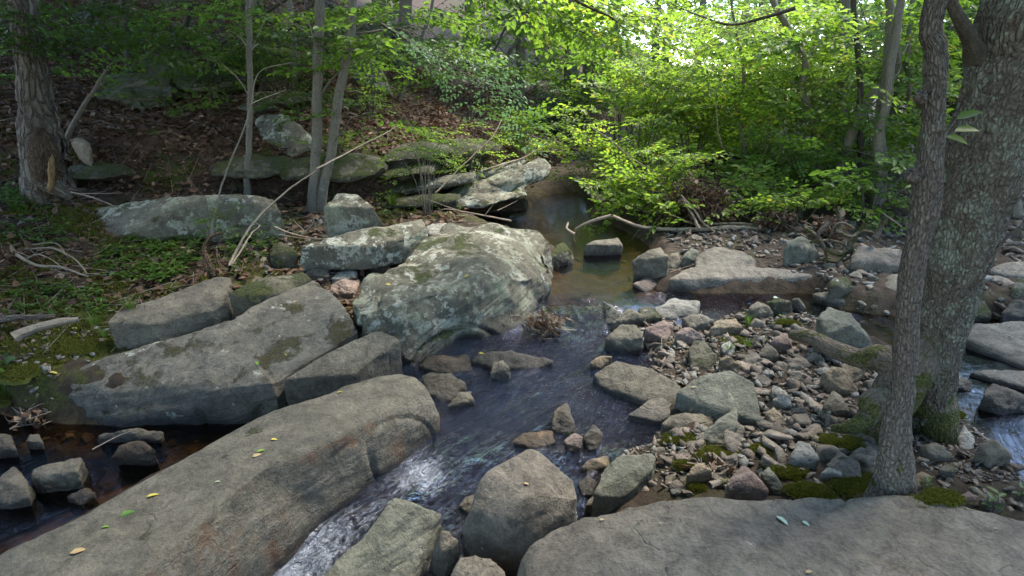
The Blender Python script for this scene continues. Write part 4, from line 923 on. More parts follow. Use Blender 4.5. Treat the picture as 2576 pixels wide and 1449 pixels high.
def stem_pts(pts, dy=0.0, up=0.0, lean=(0, 0), base=None):
    """photo points listed from the foot upwards; the foot stands on the ground it meets there"""
    b = pg(*pts[0], False) if base is None else np.array(base, float); y = b[1]
    P = [np.array((b[0], b[1], b[2] - .08))] + [py(u, v, y + dy * k / max(1, len(pts) - 1)) for k, (u, v) in enumerate(pts) if k]
    if up:
        d = P[-1] - P[-2]; d /= np.linalg.norm(d)
        for k in range(1, 4): P.append(P[-1] + np.array((d[0] * .6 + lean[0], lean[1], 1.0)) * up / 3)
    return P
def tree(name, label, stems, r0, bark, leaf, clusters=(), dy=0.0, up=4.0, top=(3, 1.3, 7), lib=SPR, sc=1.0, lean=(0, 0), cat='tree', group=None, seg=10, rough=0.0, rt=.45, toplib=None, twigs=True, step=.09):
    S = [stem_pts(s, dy, up, lean) for s in stems]
    root = empty(name, S[0][0] + np.array((0, 0, .08)), label, cat, group); cr = Crown(); limbs = []
    for k, P in enumerate(S):
        f = np.linspace(0, 1, len(P)); rr = (r0 if np.isscalar(r0) else r0[k]) * (1 - (1 - rt) * f ** .8); rr[0] *= 1.25
        it = tube(P, rr, seg, step, .012, k + len(label)); it = rugged(it, rough) if rough else it
        wood('trunk', [it], bark, root)
    for (u, v, dyy, rad, n) in clusters:
        P = S[RS.randint(len(S))]; c = py(u, v, P[0][1] + dyy); b = min(P, key=lambda q: abs(q[2] - (c[2] - .35)) + .1 * RS.rand())
        cluster(cr, limbs, b, c, rad, n, lib, sc, max(.006, (r0 if np.isscalar(r0) else r0[0]) * .22), twigs=twigs)
    if top:
        for k in range(top[0]):
            P = S[k % len(S)]; b = P[-2 - (k % 2)]; a = RS.uniform(0, 6.28)
            c = P[-1] + np.array((math.cos(a), math.sin(a), 0)) * top[1] * .8 + np.array((0, 0, RS.uniform(-.8, .6)))
            cluster(cr, limbs, b, c, top[1], top[2], toplib or SPRB, 1.0, .02, twigs=False)
    if limbs: wood('limbs', limbs, bark, root)
    cr.build(root, leaf)
    return root
def shrub(name, label, uv, h, spread, nst, nsp, leaf, bark='bark_thin', lib=SPR, sc=1.0, r=.008, base=None, lean=(0, 0), group=None, low=.25, flat=.5):
    b = pg(*uv, False) if base is None else np.array(base, float); root = empty(name, b, label, 'shrub', group); cr = Crown(); limbs = []
    for k in range(nst):
        a = RS.uniform(0, 6.28); s = spread * RS.uniform(.25, 1); hh = h * RS.uniform(.6, 1.05)
        e = b + np.array((math.cos(a) * s + lean[0], math.sin(a) * s + lean[1], hh)); m = b + (e - b) * .5 + np.array((-math.cos(a) * .1 * s, 0, .08 * hh))
        P = [b + np.array((math.cos(a), math.sin(a), 0)) * .04 - (0, 0, .05), m, e]
        limbs.append(tube(P, [r, r * .7, r * .3], 5, .1, .02, k))
        for j in range(nsp):
            f = low + (1 - low) * (j + RS.rand()) / nsp; i = 1 if f < .5 else 2; ff = f * 2 - (i - 1); o = P[i - 1] + (P[i] - P[i - 1]) * ff
            cr.spray(o, RS.uniform(0, 6.28), RS.normal() * .25 + .1, RS.normal() * .3, sc * RS.uniform(.6, 1.1), lib)
    wood('stems', limbs, bark, root); cr.build(root, leaf); return root

# ------------------------------------------------------------------ the two trunks in front, right
def build_front():
    y = 1.95
    C = [(2247, 1236), (2248, 1200), (2254, 1080), (2272, 966), (2290, 716), (2312, 590), (2331, 480), (2345, 350), (2352, 233), (2354, 120), (2354, 0)]
    Wd = [118, 92, 66, 55, 55, 58, 68, 54, 52, 52, 52]
    P = [py(u, v, y) for u, v in C]; P[0] = P[0] - np.array((0, 0, .06))
    r = [w_ / FPX * y / ray(u, v)[1] / 2 for (u, v), w_ in zip(C, Wd)]
    for k in range(1, 5): P.append(P[-1] + np.array((.03, .03, .8))); r.append(r[-1] * .93)
    root = empty('forked_front_tree', P[0], 'slender scaly-barked tree with mossy foot growing at the back edge of the foreground slab', 'tree')
    wood('trunk', [rugged(tube(P, r, 40, .02, .004, 3), .0045, 60, 14)], 'bark_front', root)
    for (u, v, w_, dx) in ((2318, 245, 30, -1), (2296, 440, 40, -1), (2268, 1095, 44, .4)):
        c = py(u, v, y - .012); rr = w_ / FPX * y / ray(u, v)[1] * .5
        wood('knot', [rugged(tube([c + np.array((.03 * -dx, .03, -.015)), c + np.array((dx * rr * .3, -.006, .0)), c + np.array((dx * rr * .75, -.02, .012)), c + np.array((dx * rr * .9, -.026, .015))], [rr * .9, rr, rr * .75, .002], 18, .01), .003, 60, 60)], 'bark_front', root)
    cr = Crown(); limbs = []
    for k in range(4):
        a = RS.uniform(0, 6.28); cluster(cr, limbs, P[-2], P[-1] + np.array((math.cos(a), math.sin(a), 0)) * 1.2, 1.2, 7, SPRB, 1, .02, twigs=False)
    # small fresh shoots beside the trunk
    for (u, v, yw, s) in ((2400, 330, .3, .30), (2405, 300, .8, .30), (2380, 345, -.4, .26)):
        o = py(u, v, y + .05)
        d = np.array([(math.cos(yw), -.3, math.sin(yw) * .5)]); V, F = leaves(o[None], d, np.array([(0, -.5, 1.)]), [.075], .62); cr.L.append((V, F))
        limbs.append(tube([py(2370, 352, y), o], [.003, .002], 5, .05))
    wood('limbs', limbs, 'bark_front', root); cr.build(root, 'leaf_mid')
    # big trunk
    y = 2.65
    C = [(2322, 1112), (2328, 1075), (2338, 1010), (2346, 966), (2371, 816), (2390, 716), (2407, 650), (2457, 483), (2492, 360), (2526, 240), (2562, 110), (2592, 0)]
    Wd = [92, 82, 90, 98, 112, 130, 142, 170, 178, 186, 196, 204]
    P = [py(u, v, y) for u, v in C]; P[0] = P[0] - np.array((0, 0, .08))
    r = [w_ / FPX * y / ray(u, v)[1] / 2 for (u, v), w_ in zip(C, Wd)]
    for k in range(1, 5): P.append(P[-1] + np.array((.14, .05, .9))); r.append(r[-1] * .92)
    root = empty('lichen_tree', P[0], 'thick leaning tree trunk plated with pale lichen, root flare spreading onto the gravel bar', 'tree')
    it = rugged(tube(P, r, 72, .02, .006, 1), .013, 34, 9); V, F, U = it
    V[:, 0] += .012 * fbm(V * np.array((30, 30, 10)), 3) ; wood('trunk', [(V, F, U)], 'bark_right', root)
    # buttress and long root towards the bar
    q = lambda u, v, yy: py(u, v, yy)
    wood('root', [rugged(tube([q(2345, 820, y), q(2310, 900, y - .02), q(2262, 975, y - .03), q(2225, 1040, y - .08), q(2205, 1110, y - .1)], [.03, .10, .115, .10, .06], 28, .02, .005, 2), .008, 30, 20)], 'bark_root', root)
    wood('root', [rugged(tube([q(2262, 925, y), q(2215, 900, y + .10), q(2165, 902, y + .18), q(2100, 880, y + .30), q(2040, 850, y + .45), q(1990, 842, y + .6)], [.08, .075, .06, .05, .045, .03], 20, .02, .006, 4), .006, 30, 30)], 'bark_root', root)
    wood('root', [rugged(tube([q(2335, 990, y + .03), q(2352, 1050, y - .02), q(2366, 1100, y - .1), q(2372, 1130, y - .12)], [.12, .11, .075, .04], 20, .02, .005, 5), .006, 30, 20)], 'bark_root', root)
    wood('root', [rugged(tube([q(2250, 1010, y - .12), q(2200, 1010, y - .2), q(2185, 1045, y - .22), q(2150, 1072, y - .25), q(2090, 1078, y - .2)], [.06, .06, .05, .04, .015], 18, .02, .006, 6), .005, 30, 30)], 'bark_root', root)
    wood('branch_stub', [tube([q(2455, 140, y), q(2440, 105, y - .05), q(2420, 60, y - .1), q(2400, 20, y - .1), q(2380, -40, y - .1)], [.05, .03, .026, .022, .02], 12, .03, .004, 7)], 'bark_dark', root)
    cr = Crown(); limbs = []
    for k in range(6):
        a = RS.uniform(-1.6, 1.6); cluster(cr, limbs, P[-2], P[-1] + np.array((math.cos(a), math.sin(a), 0)) * 1.8 + np.array((.5, 0, .3)), 1.6, 9, SPRB, 1.1, .04, twigs=False)
    wood('limbs', limbs, 'bark_right', root); cr.build(root, 'leaf_mid')
build_front()

# ------------------------------------------------------------------ left side trunks
def build_left():
    b = pg(118, 492, False); y = b[1]
    C = [(122, 498), (120, 470), (115, 430), (105, 345), (97, 290), (88, 230), (80, 167), (66, 70), (55, 0)]
    Wd = [128, 112, 100, 96, 82, 76, 68, 64, 63]
    P = [py(u, v, y) for u, v in C]; P[0] = P[0] - np.array((0, 0, .1)); r = [w_ / FPX * y / ray(u, v)[1] / 2 for (u, v), w_ in zip(C, Wd)]
    for k in range(1, 5): P.append(P[-1] + np.array((-.12, .05, 1.2))); r.append(r[-1] * .93)
    root = empty('rotten_trunk_tree', b, 'thick furrowed brown tree at the left edge with a rotten hollow at its foot', 'tree')
    V, F, U = rugged(tube(P, r, 48, .04, .012, 8), .014, 22, 5)
    # the hollow: bark missing on the side facing the stream
    c0 = py(118, 400, y - .2); dz = (V[:, 2] - c0[2]) / .62; dx = (V[:, 0] - c0[0] - .04 * dz) / .13
    kk = (V[:, 1] < y) * np.clip(1 - (dx ** 2 + dz ** 2), 0, 1); V[:, 1] += .11 * sstep(0, .9, kk) * (1 + .5 * fbm(V * 8, 3)); wood('trunk', [(V, F, U)], 'bark_left', root)
    q = lambda u, v, k=0: py(u, v, y - .12 + k)
    wood('heartwood', [rugged(tube([q(100, 320), q(108, 370), q(118, 430), q(126, 488)], [.04, .125, .135, .10], 20, .03, .01, 3), .02, 24, 4)], 'rotwood', root)
    wood('split_wood', [rugged(tube([q(131, 388, -.12), q(130, 420, -.14), q(126, 470, -.12), q(124, 482, -.12)], [.006, .026, .030, .012], 12, .02, .012, 5), .014, 60, 8)], 'freshwood', root)
    for e in ((60, 490, .1), (185, 500, -.1), (215, 480, .1)):
        wood('root', [rugged(tube([q(118, 455), q((118 + e[0]) / 2, 482, e[2] / 2), q(e[0], e[1], e[2])], [.12, .07, .02], 12, .03, .01, 4), .01, 24, 10)], 'bark_left', root)
    cr = Crown(); limbs = []
    for k in range(11):
        a = RS.uniform(0, 6.28); cluster(cr, limbs, P[-2], P[-1] + np.array((math.cos(a), math.sin(a), 0)) * 2.4, 2.2, 13, SPRB, 1.2, .05, twigs=False)
    for (u, v, dd, rd, n) in ((20, 40, .2, .5, 5), (-30, 110, 0, .5, 4), (150, 60, .6, .5, 4), (170, 130, .5, .4, 4)):
        cluster(cr, limbs, P[7], py(u, v, y + dd), rd, n, SPR, .9, .012)
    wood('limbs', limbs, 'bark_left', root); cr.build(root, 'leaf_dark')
build_left()
tree('leaning_sapling', 'bare pale sapling leaning right away from the rotten left trunk', [[(163, 470), (163, 400), (170, 345), (200, 283), (240, 225), (267, 177)]], .042, 'bark_thin', 'leaf_dark', [(300, 150, 0, .4, 3)], up=0, top=None, rt=.35)
tree('twin_tree', 'pair of slender grey trunks rising from one foot behind the lichen block', [[(786, 530), (788, 483), (796, 367), (797, 267), (800, 133), (803, 0)], [(800, 530), (815, 460), (835, 380), (845, 283), (860, 200), (879, 100), (886, 0)]], (.066, .062), 'bark_thin', 'leaf_mid',
     [(1000, 20, .3, .5, 5), (930, 130, .5, .4, 4), (760, 30, .4, .5, 4), (1060, 90, .1, .5, 5), (700, 60, .6, .5, 4), (905, 290, -.3, .18, 2)], up=4.5, top=(9, 2.0, 10), seg=20, rough=.004, rt=.72, step=.05)
tree('slim_tree', 'straight thin dark tree between the pale leaning stick and the hillside boulder', [[(619, 490), (622, 430), (626, 367), (630, 267), (627, 133), (623, 0)]], .040, 'bark_thin', 'leaf_dark', [(600, 90, .3, .5, 5), (680, 120, .4, .5, 5), (660, 230, .2, .4, 4), (560, 160, .3, .4, 3), (720, 30, .5, .5, 4)], up=4, top=(3, 1.4, 7), rt=.7, seg=14)
tree('slope_tree', 'thin dark tree rooted on top of the mossy outcrop block', [[(335, 200), (322, 150), (318, 75), (308, 0)]], .055, 'bark_dark', 'leaf_dark', [(300, 60, .2, .6, 4), (230, 90, -.3, .6, 4), (420, 30, .3, .6, 3)], up=4, top=(7, 2.3, 12), rt=.75)
tree('slope_tree', 'dark thin tree left of the outcrop, nearer the rotten trunk', [[(215, 110), (222, 60), (232, 0)]], .075, 'bark_dark', 'leaf_dark', [(180, 40, -.5, .7, 4), (150, 110, -1.2, .6, 3), (260, 20, .2, .6, 3)], up=4, top=(7, 2.3, 12), rt=.8)
tree('arching_sapling', 'dark sapling arching right across the slope behind the slim tree', [[(640, 250), (662, 215), (680, 170), (705, 110), (750, 50), (795, 0)]], .040, 'bark_dark', 'leaf_dark', [(760, 120, .1, .5, 5), (700, 180, .2, .5, 5), (820, 90, .4, .5, 5), (640, 130, .3, .5, 4)], up=2, top=(2, 1.2, 6), lean=(.5, 0), rt=.5)
for lab, st, r, cl in [
    ('broad far trunk on the slope above the leaning boulder', [[(965, 62), (962, 30), (958, 0)]], .17, [(1000, 40, -1, .8, 6), (900, 50, -1, .7, 6)]),
    ('crooked young tree on the slope right of the leaning boulder', [[(1000, 250), (1030, 190), (1055, 110), (1075, 50), (1090, 0)]], .03, [(1070, 120, -.4, .5, 6), (1120, 160, -.5, .5, 6), (1040, 60, 0, .5, 5), (1010, 150, -.3, .4, 4)]),
    ('grey young tree leaning right over the middle of the slope', [[(1196, 257), (1225, 215), (1255, 175), (1276, 140), (1310, 90)]], .05, [(1200, 130, -.5, .6, 6), (1290, 110, -.3, .6, 6), (1150, 80, -.5, .6, 6), (1240, 50, 0, .7, 7)]),
    ('dark leaning stem on the slope below the grey young tree', [[(1095, 240), (1108, 215), (1130, 190), (1190, 150), (1240, 130)]], .03, [(1130, 140, -.3, .5, 5), (1190, 190, -.4, .5, 5), (1250, 200, -.2, .5, 5)]),
    ('pale straight trunk standing above the bend of the stream', [[(1418, 352), (1422, 280), (1428, 180), (1434, 60), (1438, 0)]], .10, [(1400, 150, -.6, .8, 8), (1480, 100, -.4, .9, 8), (1390, 250, -1.0, .7, 7), (1460, 210, -.8, .7, 7), (1340, 60, -.5, .9, 8)]),
    ('short dark trunk on the bank left of the pale straight trunk', [[(1300, 265), (1302, 200), (1310, 120), (1300, 40)]], .05, [(1280, 90, -.4, .7, 8), (1340, 160, -.5, .6, 6), (1240, 30, -.2, .7, 6)]),
    ('thin dark stem on the upper slope between the outcrop and the slim tree', [[(470, 150), (468, 80), (476, 0)]], .05, [(500, 60, -.3, .7, 8), (440, 100, -.4, .7, 8), (540, 120, -.5, .6, 7)]),
    ('second thin dark stem on the upper slope, nearer the slim tree', [[(560, 180), (556, 90), (548, 0)]], .04, [(580, 40, -.3, .7, 8), (530, 150, -.6, .6, 7)]),
    ('thin grey stem on the upper slope behind the twin trunks', [[(740, 200), (738, 100), (728, 0)]], .05, [(720, 90, -.3, .7, 8), (780, 160, -.5, .6, 7), (690, 30, -.2, .7, 7)]),
    ('dark stem at the far upper left behind the rotten trunk', [[(20, 130), (14, 60), (10, 0)]], .07, [(50, 120, -1, .7, 8), (140, 90, -.8, .7, 8), (110, 170, -1.2, .6, 7)]),
    ('thin grey stem above the strata ledge', [[(870, 130), (940, 80), (960, 0)]], .035, [(900, 90, -.3, .6, 7), (980, 120, -.5, .6, 7), (850, 40, -.2, .6, 7)]),
    ('slim grey stem right of the grey leaning tree', [[(1345, 240), (1350, 140), (1340, 0)]], .05, [(1320, 120, -.4, .7, 8), (1390, 80, -.4, .7, 8), (1360, 190, -.6, .6, 7)]),
]:
    tree('slope_tree', lab, st, r, 'bark_dark' if 'dark' in lab else 'bark_thin', 'leaf_mid', [c[:4] + ((c[4] + 1) // 2 if c[0] < 850 else c[4],) for c in cl], up=4 if st[0][0][0] < 1050 else 1.2, top=(5, 2.0, 10) if st[0][0][0] < 1050 else None, rt=.8)

# ------------------------------------------------------------------ right bank trees
for lab, st, r, cl, lf in [
    ('crooked thin grey tree with an S-bend behind the driftwood heap', [[(2070, 480), (2062, 390), (2046, 310), (2026, 250), (2018, 215), (2026, 165), (2008, 115), (1975, 60), (1945, 0)]], .045,
     [(1940, 90, -.3, .6, 7), (2060, 110, -.4, .6, 7), (1900, 30, 0, .7, 7), (1960, 190, -.5, .5, 6), (2090, 200, -.3, .5, 6), (2000, 300, -.5, .5, 6)], 'leaf_bright'),
    ('leaning forked tree sweeping right above the root tangle', [[(2098, 490), (2110, 430), (2134, 362), (2165, 285), (2200, 235), (2240, 200), (2254, 160), (2248, 60), (2236, 0)]], .055,
     [(2180, 130, -.4, .6, 7), (2290, 110, -.2, .6, 6), (2210, 50, -.2, .6, 7), (2160, 220, -.6, .5, 6), (2280, 230, -.5, .5, 6)], 'leaf_bright'),
    ('straight slim trunk just left of the slender front tree', [[(2205, 510), (2208, 440), (2214, 340), (2232, 250), (2238, 190)]], .052, [(2230, 300, -.4, .5, 5), (2180, 380, -.6, .5, 5), (2260, 160, 0, .5, 5)], 'leaf_mid'),
    ('dark slim trunk in the middle of the right thicket', [[(2170, 480), (2166, 380), (2160, 285), (2164, 220), (2158, 130), (2148, 0)]], .034, [(2130, 90, -.3, .6, 6), (2180, 170, -.3, .5, 5), (2120, 270, -.6, .5, 6), (2190, 320, -.5, .4, 5)], 'leaf_mid'),
    ('thin wavering grey stem close to the slender front tree', [[(2300, 470), (2308, 390), (2302, 310), (2288, 240), (2282, 140), (2290, 40), (2296, 0)]], .030, [(2300, 60, -.2, .5, 5), (2270, 320, -.8, .5, 5), (2330, 180, -.2, .5, 5)], 'leaf_mid'),
    ('very thin pale stem in the bright foliage', [[(1880, 470), (1874, 390), (1862, 310), (1858, 255), (1870, 215), (1866, 150), (1848, 60), (1840, 0)]], .020, [(1850, 60, -.1, .7, 8), (1800, 130, -.2, .7, 8), (1900, 170, -.3, .6, 7), (1830, 240, -.4, .6, 7), (1880, 310, -.5, .6, 7)], 'leaf_bright'),
    ('short double stem beside the straight slim trunk', [[(2222, 500), (2226, 420), (2220, 340)], [(2196, 500), (2200, 420), (2205, 330)]], .03, [(2190, 300, -.3, .4, 4), (2240, 390, -.4, .4, 4)], 'leaf_mid'),
    ('faint grey trunk deep in the right thicket', [[(2112, 440), (2114, 340), (2118, 220), (2124, 60), (2126, 0)]], .07, [(2090, 50, -.5, .9, 8), (2140, 140, -.8, .8, 7), (2060, 250, -1, .8, 7)], 'leaf_bright'),
    ('mossy stem behind the thick lichen trunk', [[(2560, 540), (2540, 460), (2520, 380)]], .06, [(2500, 330, -.3, .6, 5), (2560, 250, -.3, .6, 5)], 'leaf_dark'),
    ('slender stem showing between the two front trunks', [[(2402, 430), (2410, 300), (2420, 180), (2424, 60), (2420, 0)]], .035, [(2410, 230, -.4, .5, 6), (2400, 90, -.2, .6, 7), (2430, 300, -.4, .5, 6), (2400, 160, -.3, .5, 6)], 'leaf_mid'),
]:
    tree('bank_tree', lab, st, r * 1.3,  'bark_dark' if 'dark' in lab else 'bark_thin', lf, [(c[0], c[1], c[2] + .55, c[3], c[4]) for c in cl], up=1.5, top=None, rt=.62, seg=12)
for lab, uv, h, sp, nst, nsp, lf in [
    ('bright leafy shrub leaning over the head of the pool', (1500, 490), 1.3, .8, 8, 5, 'leaf_bright'),
    ('tall bright shrub behind the long dead branch', (1600, 455), 2.4, 1.3, 9, 6, 'leaf_bright'),
    ('bright shrub directly behind the brushwood heap', (1740, 450), 2.1, 1.2, 9, 6, 'leaf_bright'),
    ('low green shrub over the driftwood branch', (1625, 512), .75, .6, 7, 5, 'leaf_bright'),
    ('leafy shrub at the left edge of the root tangle', (1890, 500), 1.1, .7, 7, 5, 'leaf_mid'),
    ('small leafy shrub right of the root tangle', (2180, 545), .7, .5, 5, 4, 'leaf_mid'),
    ('cool blue-green shrub hanging over the stream bend', (1440, 370), 1.8, .9, 9, 6, 'leaf_blue'),
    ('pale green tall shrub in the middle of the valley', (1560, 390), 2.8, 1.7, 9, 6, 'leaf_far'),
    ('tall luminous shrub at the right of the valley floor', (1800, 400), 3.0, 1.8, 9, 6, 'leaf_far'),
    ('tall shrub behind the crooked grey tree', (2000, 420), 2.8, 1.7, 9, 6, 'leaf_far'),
    ('tall shrub behind the straight slim trunk', (2200, 410), 2.8, 1.7, 9, 6, 'leaf_far'),
    ('dense shrub far behind the two front trunks', (2400, 430), 2.6, 1.5, 11, 8, 'leaf_mid'),
    ('small bright shrub crowding the left side of the brushwood heap', (1640, 540), .5, .4, 7, 4, 'leaf_bright'), ('small bright shrub over the driftwood right of the brushwood heap', (1870, 545), .45, .4, 7, 4, 'leaf_bright'), ('small bright shrub on top of the root tangle', (2020, 548), .45, .4, 6, 4, 'leaf_bright'),
    ('low bright shrub on the flat ground behind the brushwood heap', (1700, 425), .9, .8, 8, 5, 'leaf_bright'), ('low bright shrub below the crooked grey tree', (1900, 440), .9, .8, 8, 5, 'leaf_bright'), ('low green shrub left of the straight slim trunk', (2110, 450), .8, .7, 7, 5, 'leaf_mid'), ('low green shrub behind the bright shrubs at the valley floor', (1800, 395), 1.2, 1.0, 9, 5, 'leaf_bright'),
    ('low shrub on the bank under the twin-trunk slope', (1300, 400), .9, .6, 6, 4, 'leaf_mid'),
]:
    shrub('leafy_shrub', lab, uv, h, sp, nst, nsp, lf, r=.010 if h < 2 else .016, sc=1.0 if h < 2 else 1.25, low=.25 if h < 2 else .45)
for lab, uv, h, sp, nst, nsp, lf in [
    ('thin bare-stemmed bush with a few leaves in front of the strata ledge', (1075, 540), 1.25, .45, 12, 1, 'leaf_mid'),
    ('twiggy bush with yellowish leaves above the slanted slabs', (1180, 500), 1.1, .55, 9, 2, 'leaf_bright'),
    ('small leafy sprout beside the twin trunks', (860, 430), .5, .3, 5, 2, 'leaf_mid'),
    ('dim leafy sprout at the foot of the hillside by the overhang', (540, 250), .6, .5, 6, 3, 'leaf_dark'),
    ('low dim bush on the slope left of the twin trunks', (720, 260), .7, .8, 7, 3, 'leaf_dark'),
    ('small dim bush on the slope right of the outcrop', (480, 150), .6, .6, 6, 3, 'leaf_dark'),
    ('small bush under the leaning boulder', (930, 290), .5, .4, 6, 2, 'leaf_mid'),
    ('leafy sprout between the leaning pole and the lichen ledge', (610, 600), .35, .22, 5, 2, 'herb'),
]:
    shrub('twiggy_bush', lab, uv, h, sp, nst, nsp, lf, lib=SPRS, r=.006, sc=.8, low=.5)

# trees of the valley and slopes behind
def back_tree(lab, x, y, h, r, lf, ncl, rad, n, z0=.25, name='background_tree'):
    b = np.array((x, y, Gz(x, y))); root = empty(name, b, lab, 'tree', None); cr = Crown(); limbs = []
    P = [b - (0, 0, .2)] + [b + np.array((RS.normal() * .02 * h, RS.normal() * .02 * h, h * f)) for f in (.3, .6, 1)]
    wood('trunk', [tube(P, [r * 1.2, r, r * .8, r * .4], 10, .3, .03, x)], 'bark_thin', root)
    for k in range(ncl):
        f = z0 + (1 - z0) * (k + RS.rand()) / ncl; a = RS.uniform(0, 6.28); rr = rad * (1.1 - .5 * f) * RS.uniform(.4, 1)
        c = b + np.array((math.cos(a) * rr, math.sin(a) * rr, h * f)); cluster(cr, limbs, b + (P[-1] - b) * max(.05, f - .12), c, rad * .5, n, SPRB, 1.0, .02, .5, twigs=False)
    wood('limbs', limbs, 'bark_thin', root); cr.build(root, lf)
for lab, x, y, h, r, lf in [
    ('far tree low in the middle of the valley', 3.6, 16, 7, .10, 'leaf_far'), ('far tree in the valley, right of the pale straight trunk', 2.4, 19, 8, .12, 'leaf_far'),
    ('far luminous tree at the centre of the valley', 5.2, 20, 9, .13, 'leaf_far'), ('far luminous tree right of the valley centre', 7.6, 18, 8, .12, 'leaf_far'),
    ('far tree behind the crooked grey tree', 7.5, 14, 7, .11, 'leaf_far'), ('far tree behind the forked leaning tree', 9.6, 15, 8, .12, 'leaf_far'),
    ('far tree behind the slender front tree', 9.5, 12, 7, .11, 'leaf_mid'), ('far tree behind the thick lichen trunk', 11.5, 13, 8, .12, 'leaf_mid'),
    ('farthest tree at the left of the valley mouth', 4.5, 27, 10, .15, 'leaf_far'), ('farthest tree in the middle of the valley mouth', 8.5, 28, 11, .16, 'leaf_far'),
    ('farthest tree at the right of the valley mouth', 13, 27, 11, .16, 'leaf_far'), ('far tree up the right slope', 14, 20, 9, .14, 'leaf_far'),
    ('unseen tree added for shade just outside the right edge, above the side stream', 6.9, 6.0, 8, .14, 'leaf_mid'), ('bushy tree at the right, beyond the side stream', 7.6, 10.8, 7, .10, 'leaf_far'),  # first one added out of view to cut sky glare on the side stream
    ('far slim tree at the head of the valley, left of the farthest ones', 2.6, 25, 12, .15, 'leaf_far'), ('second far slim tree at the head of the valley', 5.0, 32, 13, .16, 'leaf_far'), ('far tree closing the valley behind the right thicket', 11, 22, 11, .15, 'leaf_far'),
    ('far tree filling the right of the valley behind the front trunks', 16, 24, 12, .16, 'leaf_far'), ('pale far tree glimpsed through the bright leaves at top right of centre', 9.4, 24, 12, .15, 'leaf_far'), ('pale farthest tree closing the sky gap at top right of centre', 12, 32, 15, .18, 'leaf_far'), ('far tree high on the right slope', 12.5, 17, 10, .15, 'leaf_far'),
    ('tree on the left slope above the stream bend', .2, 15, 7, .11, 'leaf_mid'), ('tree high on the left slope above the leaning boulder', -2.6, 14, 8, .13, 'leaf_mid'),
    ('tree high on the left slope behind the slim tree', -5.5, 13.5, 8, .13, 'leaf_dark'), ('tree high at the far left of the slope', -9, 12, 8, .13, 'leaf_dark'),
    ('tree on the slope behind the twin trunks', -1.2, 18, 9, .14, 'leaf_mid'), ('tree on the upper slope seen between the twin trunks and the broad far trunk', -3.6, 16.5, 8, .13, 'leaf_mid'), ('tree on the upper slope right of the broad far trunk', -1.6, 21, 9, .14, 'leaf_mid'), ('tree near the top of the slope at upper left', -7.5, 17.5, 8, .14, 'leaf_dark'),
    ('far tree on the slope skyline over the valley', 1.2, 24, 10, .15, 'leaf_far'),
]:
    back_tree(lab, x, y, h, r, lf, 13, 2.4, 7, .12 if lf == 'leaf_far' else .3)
# unseen trees added to block sky light on the left, behind and overhead
for lab, x, y, h in [('unseen tall tree added for shade outside the left edge, beside the bank', -6.5, 2.5, 10), ('unseen tall tree added for shade outside the left edge, farther down the stream', -5.5, -1.5, 11),
                     ('unseen tall tree added for shade behind the viewer', -1.0, -3.5, 11), ('second unseen tree added for shade behind the viewer, closer to the stream', -3.2, -1.2, 10), ('unseen tree added for shade just outside the left edge, opposite the long boulder', -5.0, .3, 9), ('third unseen tree added for shade behind the viewer, at the far right', 6.5, -2.0, 11), ('unseen tall tree added for shade behind the viewer to the right', 3.5, -3.0, 11),
                     ('unseen tall tree added for shade outside the left edge, up the slope', -9.5, 7.5, 10), ('second unseen tree added for shade outside the left edge, between the other two', -5.0, 4.2, 10)]:
    back_tree(lab, x, y, h, .2, 'leaf_dark', 16, 4.0, 14, .28 if y < 0 else .45, 'added_shade_tree')
# ------------------------------------------------------------------ overhanging branch at top centre
def hanging(label, path, yb, n, leaf='leaf_mid', lib=SPR, sc=.8):
    P = [py(u, v, yb + .1 * k) for k, (u, v) in enumerate(path)]; root = empty('hanging_branch', P[0], label, 'branch'); cr = Crown(); limbs = [tube(P, np.linspace(.02, .004, len(P)), 6, .06, .01, 2)]
    t = np.linspace(.15, len(P) - 1, n); C = crom(np.array(P), t)
    for k, c in enumerate(C): cr.spray(c, math.atan2(P[-1][1] - P[0][1], P[-1][0] - P[0][0]) + (.8 if k % 2 else -.8) + RS.normal() * .3, -.25 + RS.normal() * .2, RS.normal() * .3, sc * RS.uniform(.7, 1.1), lib)
    wood('bough', limbs, 'bark_dark', root); cr.build(root, leaf)
hanging('leafy bough hanging into the top of the picture left of centre', [(1100, -160), (1180, -70), (1290, 10), (1400, 60), (1500, 90)], 4.6, 16)
hanging('leafy bough with drooping leaves hanging at top centre', [(1260, -190), (1360, -80), (1450, 0), (1530, 40), (1570, 70)], 4.3, 14, 'leaf_bright')
hanging('thin leafy bough crossing the top right of the valley', [(2000, 20), (1920, 45), (1840, 62), (1760, 40), (1690, 10)], 5.5, 12, 'leaf_bright', SPRS, .8)
hanging('leafy spray reaching right over the slope below top centre', [(960, 60), (1040, 110), (1120, 160), (1200, 200), (1280, 235)], 6.2, 12, 'leaf_blue', SPRS, 1.0)

